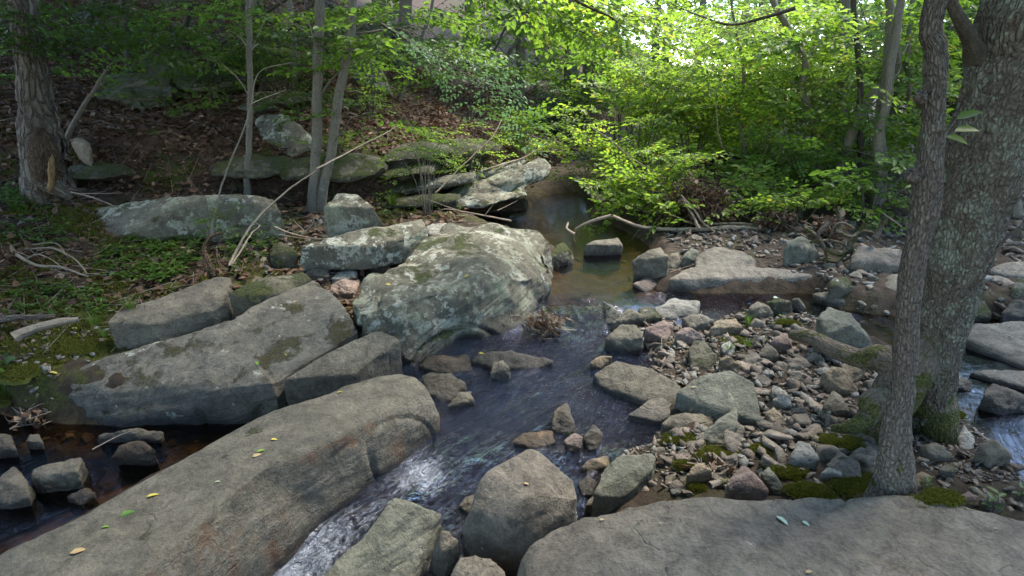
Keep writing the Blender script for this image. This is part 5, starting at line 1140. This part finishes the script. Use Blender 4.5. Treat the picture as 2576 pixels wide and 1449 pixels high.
# ------------------------------------------------------------------ dead sticks and driftwood
def stick(label, paths, r0, mat, y0=None, y1=None, name='dead_branch', cat='branch', up=0.0):
    items = []; first = None
    for k, pa in enumerate(paths):
        ya = pg(*pa[0])[1] if y0 is None else y0; yb = (ya if y1 is None else y1) if y1 is None or y0 is not None else y1
        P = [py(u, v, ya + (yb - ya) * i / (len(pa) - 1)) for i, (u, v) in enumerate(pa)]
        rr = r0 if k == 0 else r0 * .5
        items.append(rugged(tube(P, np.linspace(rr, rr * .4, len(P)) * .82, 9, .025, .016, k + len(label)), rr * .12, 40, 40))
    o = wood(name, items, mat); return tag(o, label, cat)
stick('long pale driftwood branch lying across the far bank to the root tangle', [[(2024, 596), (1985, 595), (1920, 581), (1850, 573), (1780, 576), (1700, 577), (1650, 575), (1600, 568), (1540, 542)], [(1540, 542), (1490, 556), (1452, 574), (1442, 596), (1446, 612)], [(1760, 576), (1745, 545), (1717, 495)], [(1446, 590), (1425, 575), (1430, 560)]], .056, 'deadwood', 6.75, 6.95)
stick('second pale driftwood branch just behind the long one', [[(1930, 572), (1860, 562), (1800, 563), (1757, 566), (1690, 540), (1660, 520)]], .026, 'deadwood', 6.95, 6.95)
stick('short thick pale stick leaning on the brushwood heap', [[(1800, 585), (1770, 560), (1740, 520), (1715, 490)]], .022, 'deadwood', 6.8, 6.9)
stick('thin dead branch slanting through the bright shrubs', [[(1680, 470), (1669, 447), (1592, 400), (1540, 355), (1492, 322)]], .016, 'deadwood', 8.0, 8.2)
stick('pale forked dead stem in the thicket right of the valley', [[(1900, 480), (1860, 420), (1822, 380), (1808, 330), (1800, 250)], [(1830, 400), (1790, 370)]], .018, 'deadwood', 8.6, 8.8)
stick('thick pale dead log in the water edge shrubs', [[(1520, 510), (1480, 475), (1450, 448)]], .085, 'deadwood', 8.6, 9.2)
stick('long dead branch angled over the pale bedding slabs', [[(1206, 430), (1260, 415), (1326, 393), (1382, 357), (1412, 360)], [(1382, 357), (1395, 380), (1440, 420)]], .018, 'deadwood', 8.6, 9.4)
stick('long thin dead stick leaning below the slanted slabs', [[(1095, 485), (1150, 430), (1206, 377), (1246, 333), (1262, 300)]], .014, 'deadwood', 7.5, 8.4)
stick('forked pale dead branch lying at the mud edge of the pool', [[(1285, 556), (1220, 542), (1160, 532), (1120, 526), (1085, 540)], [(1220, 542), (1240, 515), (1250, 490)], [(1160, 532), (1110, 515), (1070, 500)], [(1250, 530), (1300, 505)]], .016, 'deadwood', 7.1, 7.2)
stick('tall thin reddish dead stick arching on the left', [[(528, 590), (548, 505), (573, 417), (612, 333), (627, 270), (653, 183), (733, 157)], [(630, 262), (680, 240), (720, 225)]], .012, 'deadgrey', 5.3, 5.6)
stick('long grey dead pole leaning from the bank to the twin trunks', [[(578, 672), (583, 656), (633, 566), (720, 483), (813, 417)], [(585, 665), (625, 600), (650, 570), (645, 560)], [(800, 425), (880, 380), (960, 340), (1000, 315)]], .019, 'deadgrey', 4.6, 5.7)
stick('dark twisted driftwood snag upright on the bank', [[(540, 695), (520, 650), (515, 620), (535, 595), (560, 585)], [(528, 700), (512, 660), (520, 610), (530, 580)], [(560, 680), (545, 640), (556, 600)]], .032, 'rotwood', 4.7, 4.9)
stick('dark dead log high on the slope at top left', [[(383, -2), (430, 6), (490, 14), (530, 25), (552, 42)], [(552, 42), (560, 60)]], .10, 'bark_dark', 10.6, 10.4)
stick('dead stem leaning across the slope behind the slim tree', [[(555, 112), (617, 67), (717, 0), (760, -30)]], .045, 'bark_dark', 9.6, 9.2)
stick('thin pale sticks at the foot of the twin trunks', [[(690, 570), (740, 590), (800, 600), (880, 595)], [(760, 590), (790, 560), (785, 535)], [(700, 590), (760, 600), (840, 602)], [(770, 585), (745, 560), (740, 545)]], .010, 'deadwood', 5.2, 5.2)
stick('thin grey stick lying on the mossy ground near the rotten trunk', [[(180, 483), (240, 500), (312, 527)], [(200, 487), (310, 486)]], .012, 'deadgrey', 5.7, 5.5)
stick('grey curved stick on the left bank', [[(40, 640), (90, 668), (150, 672), (225, 695)], [(60, 655), (100, 640), (170, 680)]], .018, 'deadgrey', 4.65, 4.5)
stick('second curved grey stick behind the first on the left bank', [[(60, 628), (130, 625), (185, 655), (215, 690)], [(80, 615), (140, 612), (170, 650)]], .012, 'deadgrey', 4.9, 4.6)
stick('mossy log at the left edge of the bank', [[(-60, 812), (0, 806), (60, 800), (143, 795)]], .05, 'bark_left', 3.85, 3.95, 'fallen_log', 'log')
stick('mossy grey log along the top of the lower left moss bank', [[(38, 850), (80, 830), (140, 812), (200, 803)]], .055, 'deadgrey', 3.55, 3.75, 'fallen_log', 'log')
stick('thin twig lying in the dark left channel', [[(236, 1130), (290, 1100), (340, 1080)]], .006, 'deadgrey', 2.75, 2.95)
stick('short pale stick pointing down beside the slender front tree', [[(2218, 535), (2245, 553), (2276, 576)]], .016, 'deadwood', 6.6, 6.4)
stick('small broken pale branch end by the brushwood on the bar', [[(1784, 1222), (1812, 1213), (1840, 1210)]], .024, 'deadgrey', 2.15, 2.2)
stick('thin root twigs trapped on the bar beside the green slab', [[(1880, 985), (1930, 980), (1980, 975)], [(1990, 1060), (2040, 1058), (2080, 1050)]], .008, 'deadgrey')
def heap(name, label, u, v, rx, rz, n, yoff=0, mats=('deadgrey', 'litter'), nl=160, r=.006, cat='debris'):
    b = pg(u, v); c = b + np.array((0, yoff, rz * .55)); items = []
    root = empty(name, b, label, cat)
    for k in range(n):
        p = c + RS.normal(size=3) * np.array((rx, rx * .6, rz)) * .42; d = RS.normal(size=3) * np.array((1, .8, .55)); d /= np.linalg.norm(d); L = rx * RS.uniform(.35, 1.1)
        items.append(tube([p - d * L / 2, p + RS.normal(size=3) * .05 * L, p + d * L / 2], [r * RS.uniform(.5, 1.5)] * 2 + [r * .4], 4, .2))
    tag(wood('twigs', items, mats[0], root), kind='stuff')
    if nl:
        P = c + RS.normal(size=(nl, 3)) * np.array((rx, rx * .6, rz)) * .36; V, F = leaves(P, RS.normal(size=(nl, 3)), RS.normal(size=(nl, 3)), RS.uniform(.05, .11, nl), .5)
        tag(obj('dead_leaves', mesh_from('dead_leaves', V, F, M[mats[1]], False), root), kind='stuff')
heap('brushwood_heap', 'tall heap of brown flood-washed twigs and leaves on the driftwood', 1750, 572, .50, .40, 620, .05, ('rotwood', 'litter'), nl=1300, r=.0042)
heap('brushwood_heap', 'smaller dark clump of dead leaves on the driftwood, right of the tall heap', 1955, 580, .24, .16, 100, .05, nl=400, r=.004)
heap('brushwood_heap', 'clump of dead leaves caught on the root tangle', 2075, 615, .22, .22, 70, .05, nl=300, r=.004)
heap('twig_bundle', 'bundle of brown twigs jammed under the right end of the layered boulder', 1370, 835, .20, .13, 150, -.05, nl=80, r=.0032)
heap('twig_bundle', 'scraps of brown twigs and leaves in the notch above the square block', 905, 830, .10, .12, 30, 0, nl=60, r=.003)
heap('brushwood_heap', 'grey brushwood matted beside the rounded brown stone on the bar', 1800, 1195, .13, .04, 90, 0, nl=20, r=.004)
heap('brushwood_heap', 'mat of grey twigs on the bank at the stream bend', 1370, 395, .7, .25, 150, .2, nl=200, r=.010)
heap('twig_bundle', 'pale debris caught in the dark corner left of the sloping slab', 85, 1060, .16, .06, 40, 0, nl=50, r=.005)
heap('leaf_pile', 'clump of dead leaves at the left edge of the bank', 25, 655, .26, .07, 20, 0, nl=160, r=.004)
def tangle():
    b = pg(2110, 668); root = empty('root_tangle', b, 'tangle of exposed twisting roots on the far bank below the right thicket', 'roots'); y = b[1]
    for pa, r in [([(2090, 560), (2060, 590), (2075, 625), (2110, 640), (2150, 620)], .035), ([(2180, 560), (2150, 600), (2140, 640), (2145, 680)], .032), ([(2020, 570), (2060, 600), (2080, 650), (2070, 690)], .03),
                  ([(2100, 580), (2140, 595), (2170, 580), (2210, 590)], .03), ([(2040, 610), (2090, 605), (2130, 620), (2150, 660)], .025), ([(2140, 600), (2125, 640), (2105, 665), (2120, 695)], .025),
                  ([(2060, 650), (2110, 660), (2140, 645)], .028), ([(2150, 575), (2120, 560), (2095, 570), (2085, 610)], .022), ([(2200, 600), (2215, 570), (2222, 550)], .05), ([(2080, 640), (2075, 665), (2085, 690)], .02), ([(2110, 590), (2112, 560), (2105, 520)], .05)]:
        wood('root', [tube([py(u, v, y - .05 + .12 * RS.rand()) for u, v in pa], np.linspace(r * .62, r * .35, len(pa)), 8, .04, .01, r * 100)], 'bark_root', root)
tangle()

# ------------------------------------------------------------------ hits of sight lines on what is already built
bpy.context.view_layer.update()
DG = bpy.context.evaluated_depsgraph_get()
def hit(u, v, rocky=True):
    d = Vector(ray(u, v)).normalized(); o = Vector(CAM)
    for _ in range(12):
        ok, p, n, _, ob, _ = SC.ray_cast(DG, o, d)
        if not ok: return None
        top = ob
        while top.parent: top = top.parent
        if ob.name.split('.')[0] in ('crown', 'twigs', 'limbs', 'water', 'stems', 'gravel', 'bough') or (rocky and top.type == 'EMPTY'): o = p + d * .004; continue
        return np.array(p), np.array(n)
    return None
def fallen(label, u, v, L, mat, yaw, group=None):
    h = hit(u, v)
    if h is None: return
    p, n = h; d = np.array([(math.cos(yaw), math.sin(yaw), 0)]); d -= (d @ n)[:, None] * n
    V, F = leaves((p + n * .004)[None] - d * L / 2, d, n[None] + RS.normal(size=(1, 3)) * .25, [L], .45); V[:, 2] += .002
    V = np.concatenate([V, V - n * .0012]); F = np.concatenate([F, F[:, ::-1] + 6])
    tag(obj('fallen_leaf', mesh_from('fallen_leaf', V, F, M[mat], False)), label, 'leaf', group)
for lab, u, v, L, mt, yw in [
    ('large pale green fallen leaf on the foreground slab', 1968, 1312, .055, 'paleleaf', -1.0), ('smaller pale leaf beside the large one on the foreground slab', 2027, 1319, .030, 'paleleaf', -1.1),
    ('brown curled leaf at the bottom edge of the foreground slab', 2035, 1441, .030, 'tanleaf', .3), ('cream leaf at the left end of the foreground slab', 1515, 1310, .022, 'tanleaf', .3),
    ('orange leaf fleck on the crack of the foreground slab', 1662, 1319, .014, 'tanleaf', .6), ('brown fleck at the right of the foreground slab', 2505, 1332, .018, 'tanleaf', .2),
    ('tan leaf on the central boulder', 1324, 1218, .026, 'tanleaf', -.1), ('bright yellow-green leaf on the flank of the long boulder', 385, 1248, .050, 'yellowleaf', .5),
    ('dark green leaf low on the long boulder', 322, 1294, .055, 'greenleaf', .6), ('small green leaf lowest on the long boulder', 266, 1328, .032, 'greenleaf', .4),
    ('cream leaf nearest the bottom on the long boulder', 198, 1388, .055, 'tanleaf', .5), ('yellow leaf near the middle of the long boulder', 690, 1107, .034, 'yellowleaf', .0),
    ('green leaf on the crest of the long boulder', 657, 1136, .042, 'greenleaf', .6), ('brown leaf under the green one on the crest of the long boulder', 647, 1147, .042, 'tanleaf', .5),
    ('square cream leaf on the crest of the long boulder', 548, 1214, .026, 'paleleaf', .2), ('yellow leaf at the far end of the long boulder', 855, 988, .034, 'yellowleaf', .4),
    ('yellow leaf on the mossy back of the long boulder', 495, 1112, .04, 'tanleaf', .5), ('green leaf on the moss stain of the sloping slab', 648, 915, .055, 'greenleaf', -1.2),
    ('yellow leaf at the bare soil left of the sloping slab', 135, 939, .06, 'yellowleaf', .1), ('small yellow leaf on the sloping slab', 720, 893, .026, 'yellowleaf', -.8),
    ('yellow-green leaf on top of the layered boulder', 1174, 695, .045, 'yellowleaf', .1), ('yellow leaf on the left shoulder of the layered boulder', 977, 716, .045, 'yellowleaf', .3),
    ('yellow leaf on the dark awash ledge', 1211, 890, .045, 'yellowleaf', 0), ('yellow leaf at the water end of the long boulder', 1100, 1027, .026, 'yellowleaf', 0),
    ('orange leaf lying on the bank moss', 190, 827, .05, 'yellowleaf', .3), ('yellow leaf on the mossy left bank', 192, 735, .04, 'yellowleaf', 1.2), ('reddish leaf on the dirt of the left bank', 222, 668, .07, 'tanleaf', .5),
    ('red-brown leaf on the sloping slab', 742, 760, .04, 'tanleaf', .8), ('bright leaf on the side channel shore', 2182, 712, .05, 'yellowleaf', .2), ('second bright leaf on the side channel shore', 2132, 685, .045, 'yellowleaf', .2),
    ('white leaf fleck near the side channel water', 1952, 750, .06, 'paleleaf', .2), ('pale leaf in the right stream beside the slender trunk', 2190, 805, .03, 'paleleaf', .2),
    ('pale leaf caught on the brink behind the foreground slab', 1697, 1240, .03, 'paleleaf', .9), ('orange leaf on the upright brown stone', 1745, 975, .03, 'tanleaf', .1),
    ('cream leaf on the shin of the bar by the moss', 1965, 1197, .018, 'tanleaf', .1), ('bright green leaf in the water by the tall wet stone', 1430, 1092, .03, 'greenleaf', .2)]:
    fallen(lab, u, v, L, mt, yw)

# ------------------------------------------------------------------ moss cushions
def cushion(label, u, v, wpx, hpx, dens=1.0, name='moss_cushion', rocky=False):
    q = hit(u, v + hpx * .35); p = q[0] if q else pg(u, v + hpx * .35, False); dist = p[1] / ray(u, v)[1]; w = wpx / FPX * dist * .56; dpt = w * .62; hh = max(.018, hpx / FPX * dist * .26)
    n = int(4200 * dens * max(.5, (w / .12) ** 1.2)); n = min(n, 22000); a = RS.uniform(0, 6.28, n); r = np.sqrt(RS.rand(n)); r = np.where(RS.rand(n) < .14, r * RS.uniform(1, 1.5, n), r); edge = 1 + .5 * pn(np.stack([np.cos(a) * 1.7, np.sin(a) * 1.7, 0 * a + u], 1))
    X = np.cos(a) * r * edge; Y = np.sin(a) * r * edge; Z = np.sqrt(np.clip(1 - (X * X + Y * Y) * .8, 0, 1)) + .18 * fbm(np.stack([X * 3, Y * 3, 0 * X + v], 1), 3)
    P = np.stack([p[0] + X * w, p[1] + dpt * .4 + Y * dpt, p[2] - hh * .35 + Z * hh], 1)
    d = np.stack([X * .5, Y * .5, .7 + 0 * X], 1) + RS.normal(size=(n, 3)) * .55
    V, F = leaves(P, d, RS.normal(size=(n, 3)), RS.uniform(.006, .013, n) * (1 + w), .5)
    root = empty(name, (p[0], p[1], p[2]), label, 'moss')
    obj('fronds', mesh_from('fronds', V, F, M['moss'], False), root)
    g = 26; X, Y = np.meshgrid(np.linspace(-1, 1, g), np.linspace(-1, 1, g)); x, y = X.ravel(), Y.ravel(); rr = np.hypot(x, y); k = np.maximum(np.abs(x), np.abs(y)) / np.maximum(rr, 1e-6); x = x * k; y = y * k
    an = np.arctan2(y, x); ed = 1 + .5 * pn(np.stack([np.cos(an) * 1.7, np.sin(an) * 1.7, 0 * an + u], 1)); x *= ed; y *= ed
    z = np.sqrt(np.clip(1 - (x * x + y * y) * .8, 0, 1)) + .18 * fbm(np.stack([x * 3, y * 3, 0 * x + v], 1), 3)
    V = np.stack([p[0] + x * w, p[1] + dpt * .4 + y * dpt, p[2] - hh * .4 + z * hh], 1); V[np.hypot(x, y) > .95 * ed, 2] -= hh * .6
    I = np.arange(g * g).reshape(g, g); F = np.stack([I[:-1, :-1], I[:-1, 1:], I[1:, 1:], I[1:, :-1]], -1).reshape(-1, 4)
    obj('pad', mesh_from('pad', V, F, M['moss'], True), root)
for lab, u, v, wp, hp in [
    ('largest round moss mound at the back edge of the foreground slab', 2043, 1232, 112, 56), ('moss carpet round the foot of the slender front tree', 2195, 1228, 150, 36),
    ('moss cushion behind the slanted dark slab stone', 1993, 1182, 88, 46), ('moss cushion left of the grey speckled boulder', 1930, 1124, 76, 46),
    ('flat moss pad in the middle of the bar above the pentagonal stone', 1815, 1142, 100, 36), ('moss pad at the left tip of the bar below the shark-fin stone', 1710, 1100, 84, 34),
    ('small moss pad beside the rounded brown stone', 1757, 1218, 46, 38), ('moss pad right of the tilted plate', 1722, 1160, 46, 40),
    ('moss bank on the right side of the big trunk', 2390, 1025, 66, 60), ('moss pad at the root behind the slender front tree', 2130, 1108, 100, 46),
    ('thin moss strip on the back rim of the foreground slab', 2380, 1256, 88, 16), ('round moss cap on the stone beside the big root', 2010, 880, 56, 26),
    ('moss pad on the back of the bar near the grass tuft', 1860, 850, 80, 40), ('moss cap right of the grass tuft', 1985, 806, 44, 22),
    ('dark thick moss bank under the mossy log, lower left', 190, 858, 170, 70), ('dark moss bank at the left edge below the log', 55, 905, 150, 70),
    ('dark shaggy moss at the far left bottom of the bank', -10, 975, 110, 60)]:
    cushion(lab, u, v, wp, hp)

# ------------------------------------------------------------------ small plants
def tuft(label, u, v, h, n, spread, mat='grassblade', name='grass_tuft', cat='grass'):
    q = hit(u, v); p = q[0] if q else pg(u, v, False); V, F = [], []; o = 0
    for k in range(n):
        a = RS.uniform(0, 6.28); b = p + np.array((math.cos(a), math.sin(a), 0)) * spread * .3 * RS.rand(); L = h * RS.uniform(.5, 1.1); out = np.array((math.cos(a), math.sin(a), 0)) * spread * RS.rand()
        s = np.array((-math.sin(a), math.cos(a), 0)) * .0018 * (1 + h * 3)
        for f in (0, .35, .7, 1.0):
            c = b + out * f * f + np.array((0, 0, L * (f - .25 * f * f))); ww = s * (1 - .85 * f); V += [c - ww, c + ww]
        F += [(o + 2 * j, o + 2 * j + 1, o + 2 * j + 3, o + 2 * j + 2) for j in range(3)]; o += 8
    tag(obj(name, mesh_from(name, np.array(V), np.array(F), M[mat], False)), label, cat)
def herb(label, u, v, h, n, L, mat='herb', wd=.5, name='seedling', cat='plant'):
    q = hit(u, v); p = q[0] if q else pg(u, v, False); root = empty(name, p, label, cat); pos, d, st = [], [], []
    for k in range(n):
        f = (k + 1) / n; a = k * 2.4 + RS.rand(); c = p + np.array((RS.normal() * .02 * h, RS.normal() * .02 * h, h * f)); pos.append(c); d.append((math.cos(a), math.sin(a), .25)); 
    pos = np.array(pos); d = np.array(d); V, F = leaves(pos, d, np.array((0, 0, 1)) + RS.normal(size=pos.shape) * .25, L * RS.uniform(.7, 1.1, n), wd)
    wood('stem', [tube([p - (0, 0, .01), p + np.array((.01, 0, h * .5)), p + np.array((0, 0, h))], [.0025, .002, .0012], 5, .04)], 'bark_thin', root)
    obj('leaves', mesh_from('leaves', V, F, M[mat], False), root)
tuft('tall green grass tuft at the back of the gravel bar', 1880, 825, .18, 60, .07)
tuft('low grass clump in front of the tall tuft on the bar', 1880, 870, .08, 40, .09); tuft('small grass clump left of the low clump on the bar', 1835, 880, .07, 30, .07)
tuft('grass clump at the lower left edge under the moss bank', 12, 985, .16, 50, .14); tuft('grass clump on the left bank beside the slab', 240, 820, .16, 60, .14)
tuft('grass clump on the soil above the raised slab', 330, 775, .14, 50, .14); tuft('grass clump at the left foot of the raised slab', 265, 850, .12, 50, .10)
tuft('grass tuft on the bank beside the snag', 660, 625, .18, 40, .1); tuft('grass under the slanted slabs left of the twiggy bush', 985, 515, .25, 90, .2)
herb('bright green seedling at the right edge of the foreground slab', 2495, 1290, .10, 7, .055); herb('bright seedling at the right corner behind the foreground slab', 2560, 1255, .09, 6, .05)
herb('leafy seedling at the right foot of the slender front tree', 2330, 1228, .06, 6, .035); herb('small sprout among the right-hand gravel', 2394, 1190, .03, 4, .02)
herb('leafy plant at the bottom left of the bank', 25, 945, .16, 8, .09); herb('small sprout on the bar near the mossy-backed stone', 1925, 860, .04, 4, .025)
herb('leafy sprout right of the rounded pale stone', 1962, 815, .08, 5, .04); herb('leafy plant behind the foot of the snag', 640, 585, .18, 8, .07)
def cover(name, regions, mat, kind, seed):
    r = np.random.RandomState(seed); pos, d, L = [], [], []
    for P, n, h, l, m in regions:
        us = [q[0] for q in P]; vs = [q[1] for q in P]; k = 0
        while k < n:
            u, v = r.uniform(min(us), max(us)), r.uniform(min(vs), max(vs))
            if not pip(u, v, P): continue
            k += 1; b = pg(u, v, False); hh = h * r.uniform(.4, 1.2)
            for j in range(m):
                a = r.uniform(0, 6.28); pos.append(b + np.array((r.normal() * .02, r.normal() * .02, hh * r.uniform(.3, 1)))); d.append((math.cos(a), math.sin(a), r.uniform(-.1, .6))); L.append(l * r.uniform(.6, 1.2))
    pos = np.array(pos); V, F = leaves(pos, np.array(d), np.array((0, 0, 1)) + r.normal(size=pos.shape) * .35, L, .45)
    tag(obj(name, mesh_from(name, V, F, M[mat], False), None, False), kind='stuff')
cover('ground_cover', [([(250, 640), (360, 590), (500, 600), (510, 670), (400, 720), (260, 700)], 190, .07, .055, 7), ([(0, 560), (100, 500), (180, 560), (200, 620), (0, 640)], 90, .05, .045, 6), ([(0, 700), (250, 720), (300, 800), (0, 800)], 110, .06, .045, 6),
                       ([(560, 570), (700, 560), (700, 640), (580, 700)], 60, .07, .05, 6), ([(20, 470), (120, 500), (60, 540), (0, 520)], 40, .10, .06, 7), ([(950, 500), (1250, 480), (1250, 530), (960, 550)], 90, .10, .05, 7)], 'herb', 'stuff', 5)
# fine moss and short grass on the left bank
def mossfield(name, regions, seed):
    r = np.random.RandomState(seed); A = []
    for P, n in regions:
        W = np.array([pg(*q, False)[:2] for q in P]); lo, hi = W.min(0), W.max(0); x = r.uniform(lo[0], hi[0], n); y = r.uniform(lo[1], hi[1], n)
        k = (poly_sd(x, y, W) > 0); x, y = x[k], y[k]; k = fbm(np.stack([x * 2.2, y * 2.2, 0 * x], 1), 4) > -.05; A.append(np.stack([x[k], y[k]], 1))
    A = np.concatenate(A); z = G(A[:, 0], A[:, 1])[0]; P = np.stack([A[:, 0], A[:, 1], z], 1); n = len(P)
    d = np.stack([r.normal(size=n) * .6, r.normal(size=n) * .6, .5 + r.rand(n)], 1); V, F = leaves(P, d, r.normal(size=(n, 3)), r.uniform(.012, .04, n), .3)
    tag(obj(name, mesh_from(name, V, F, M['moss'], False), None, False), kind='stuff')
mossfield('moss_carpet', [([(-150, 560), (200, 500), (520, 590), (560, 700), (300, 800), (250, 880), (-150, 960)], 70000), ([(560, 560), (760, 540), (780, 640), (600, 700)], 8000), ([(930, 500), (1250, 470), (1280, 540), (960, 570)], 16000)], 9)
# fallen leaves of the slope and bank
def litter():
    r = np.random.RandomState(3); n = 120000
    y = 3.4 + 17 * r.rand(n) ** 1.5; x = r.uniform(-1.05, .28, n) * (y + 1.5); d = line_sd(x, y, HILL)
    dens = np.where(d > 0, 1.0, .22) * np.where((d < -.2) & (x > -.6), 0, 1) * np.where(d < -2.8, .7, 1); k = (r.rand(n) < dens) & (water_sd(x, y) < -.1) & ~((y < 4.3) & (x > -3.7)); x, y = x[k], y[k]
    k = fbm(np.stack([x * .9, y * .9, 0 * x + 4], 1), 4) > -.75; x, y = x[k], y[k]; z = G(x, y)[0]; n = len(x)
    P = np.stack([x, y, z + r.uniform(.004, .03, n)], 1); V, F = leaves(P, r.normal(size=(n, 3)) * (1, 1, .3), np.array((0, 0, 1)) + r.normal(size=(n, 3)) * .45, r.uniform(.045, .105, n), .62)
    tag(obj('leaf_litter', mesh_from('leaf_litter', V, F, M['litter'], False), None, False), kind='stuff')
    n = 2600; y = 4.0 + 12 * r.rand(n) ** 1.4; x = r.uniform(-1.05, .25, n) * (y + 1.5); k = (water_sd(x, y) < -.15); x, y = x[k], y[k]; z = G(x, y)[0]; n = len(x); a = r.uniform(0, 6.28, n); L = r.uniform(.1, .5, n)
    A = np.stack([x, y, z + .012], 1); x2, y2 = x + np.cos(a) * L, y + np.sin(a) * L; B = np.stack([x2, y2, G(x2, y2)[0] + .02], 1); V, F = seg_tubes(np.stack([A, B], 1), .0045)
    tag(obj('twig_litter', mesh_from('twig_litter', V, F, M['deadgrey'], False), None, False), kind='stuff')
litter()
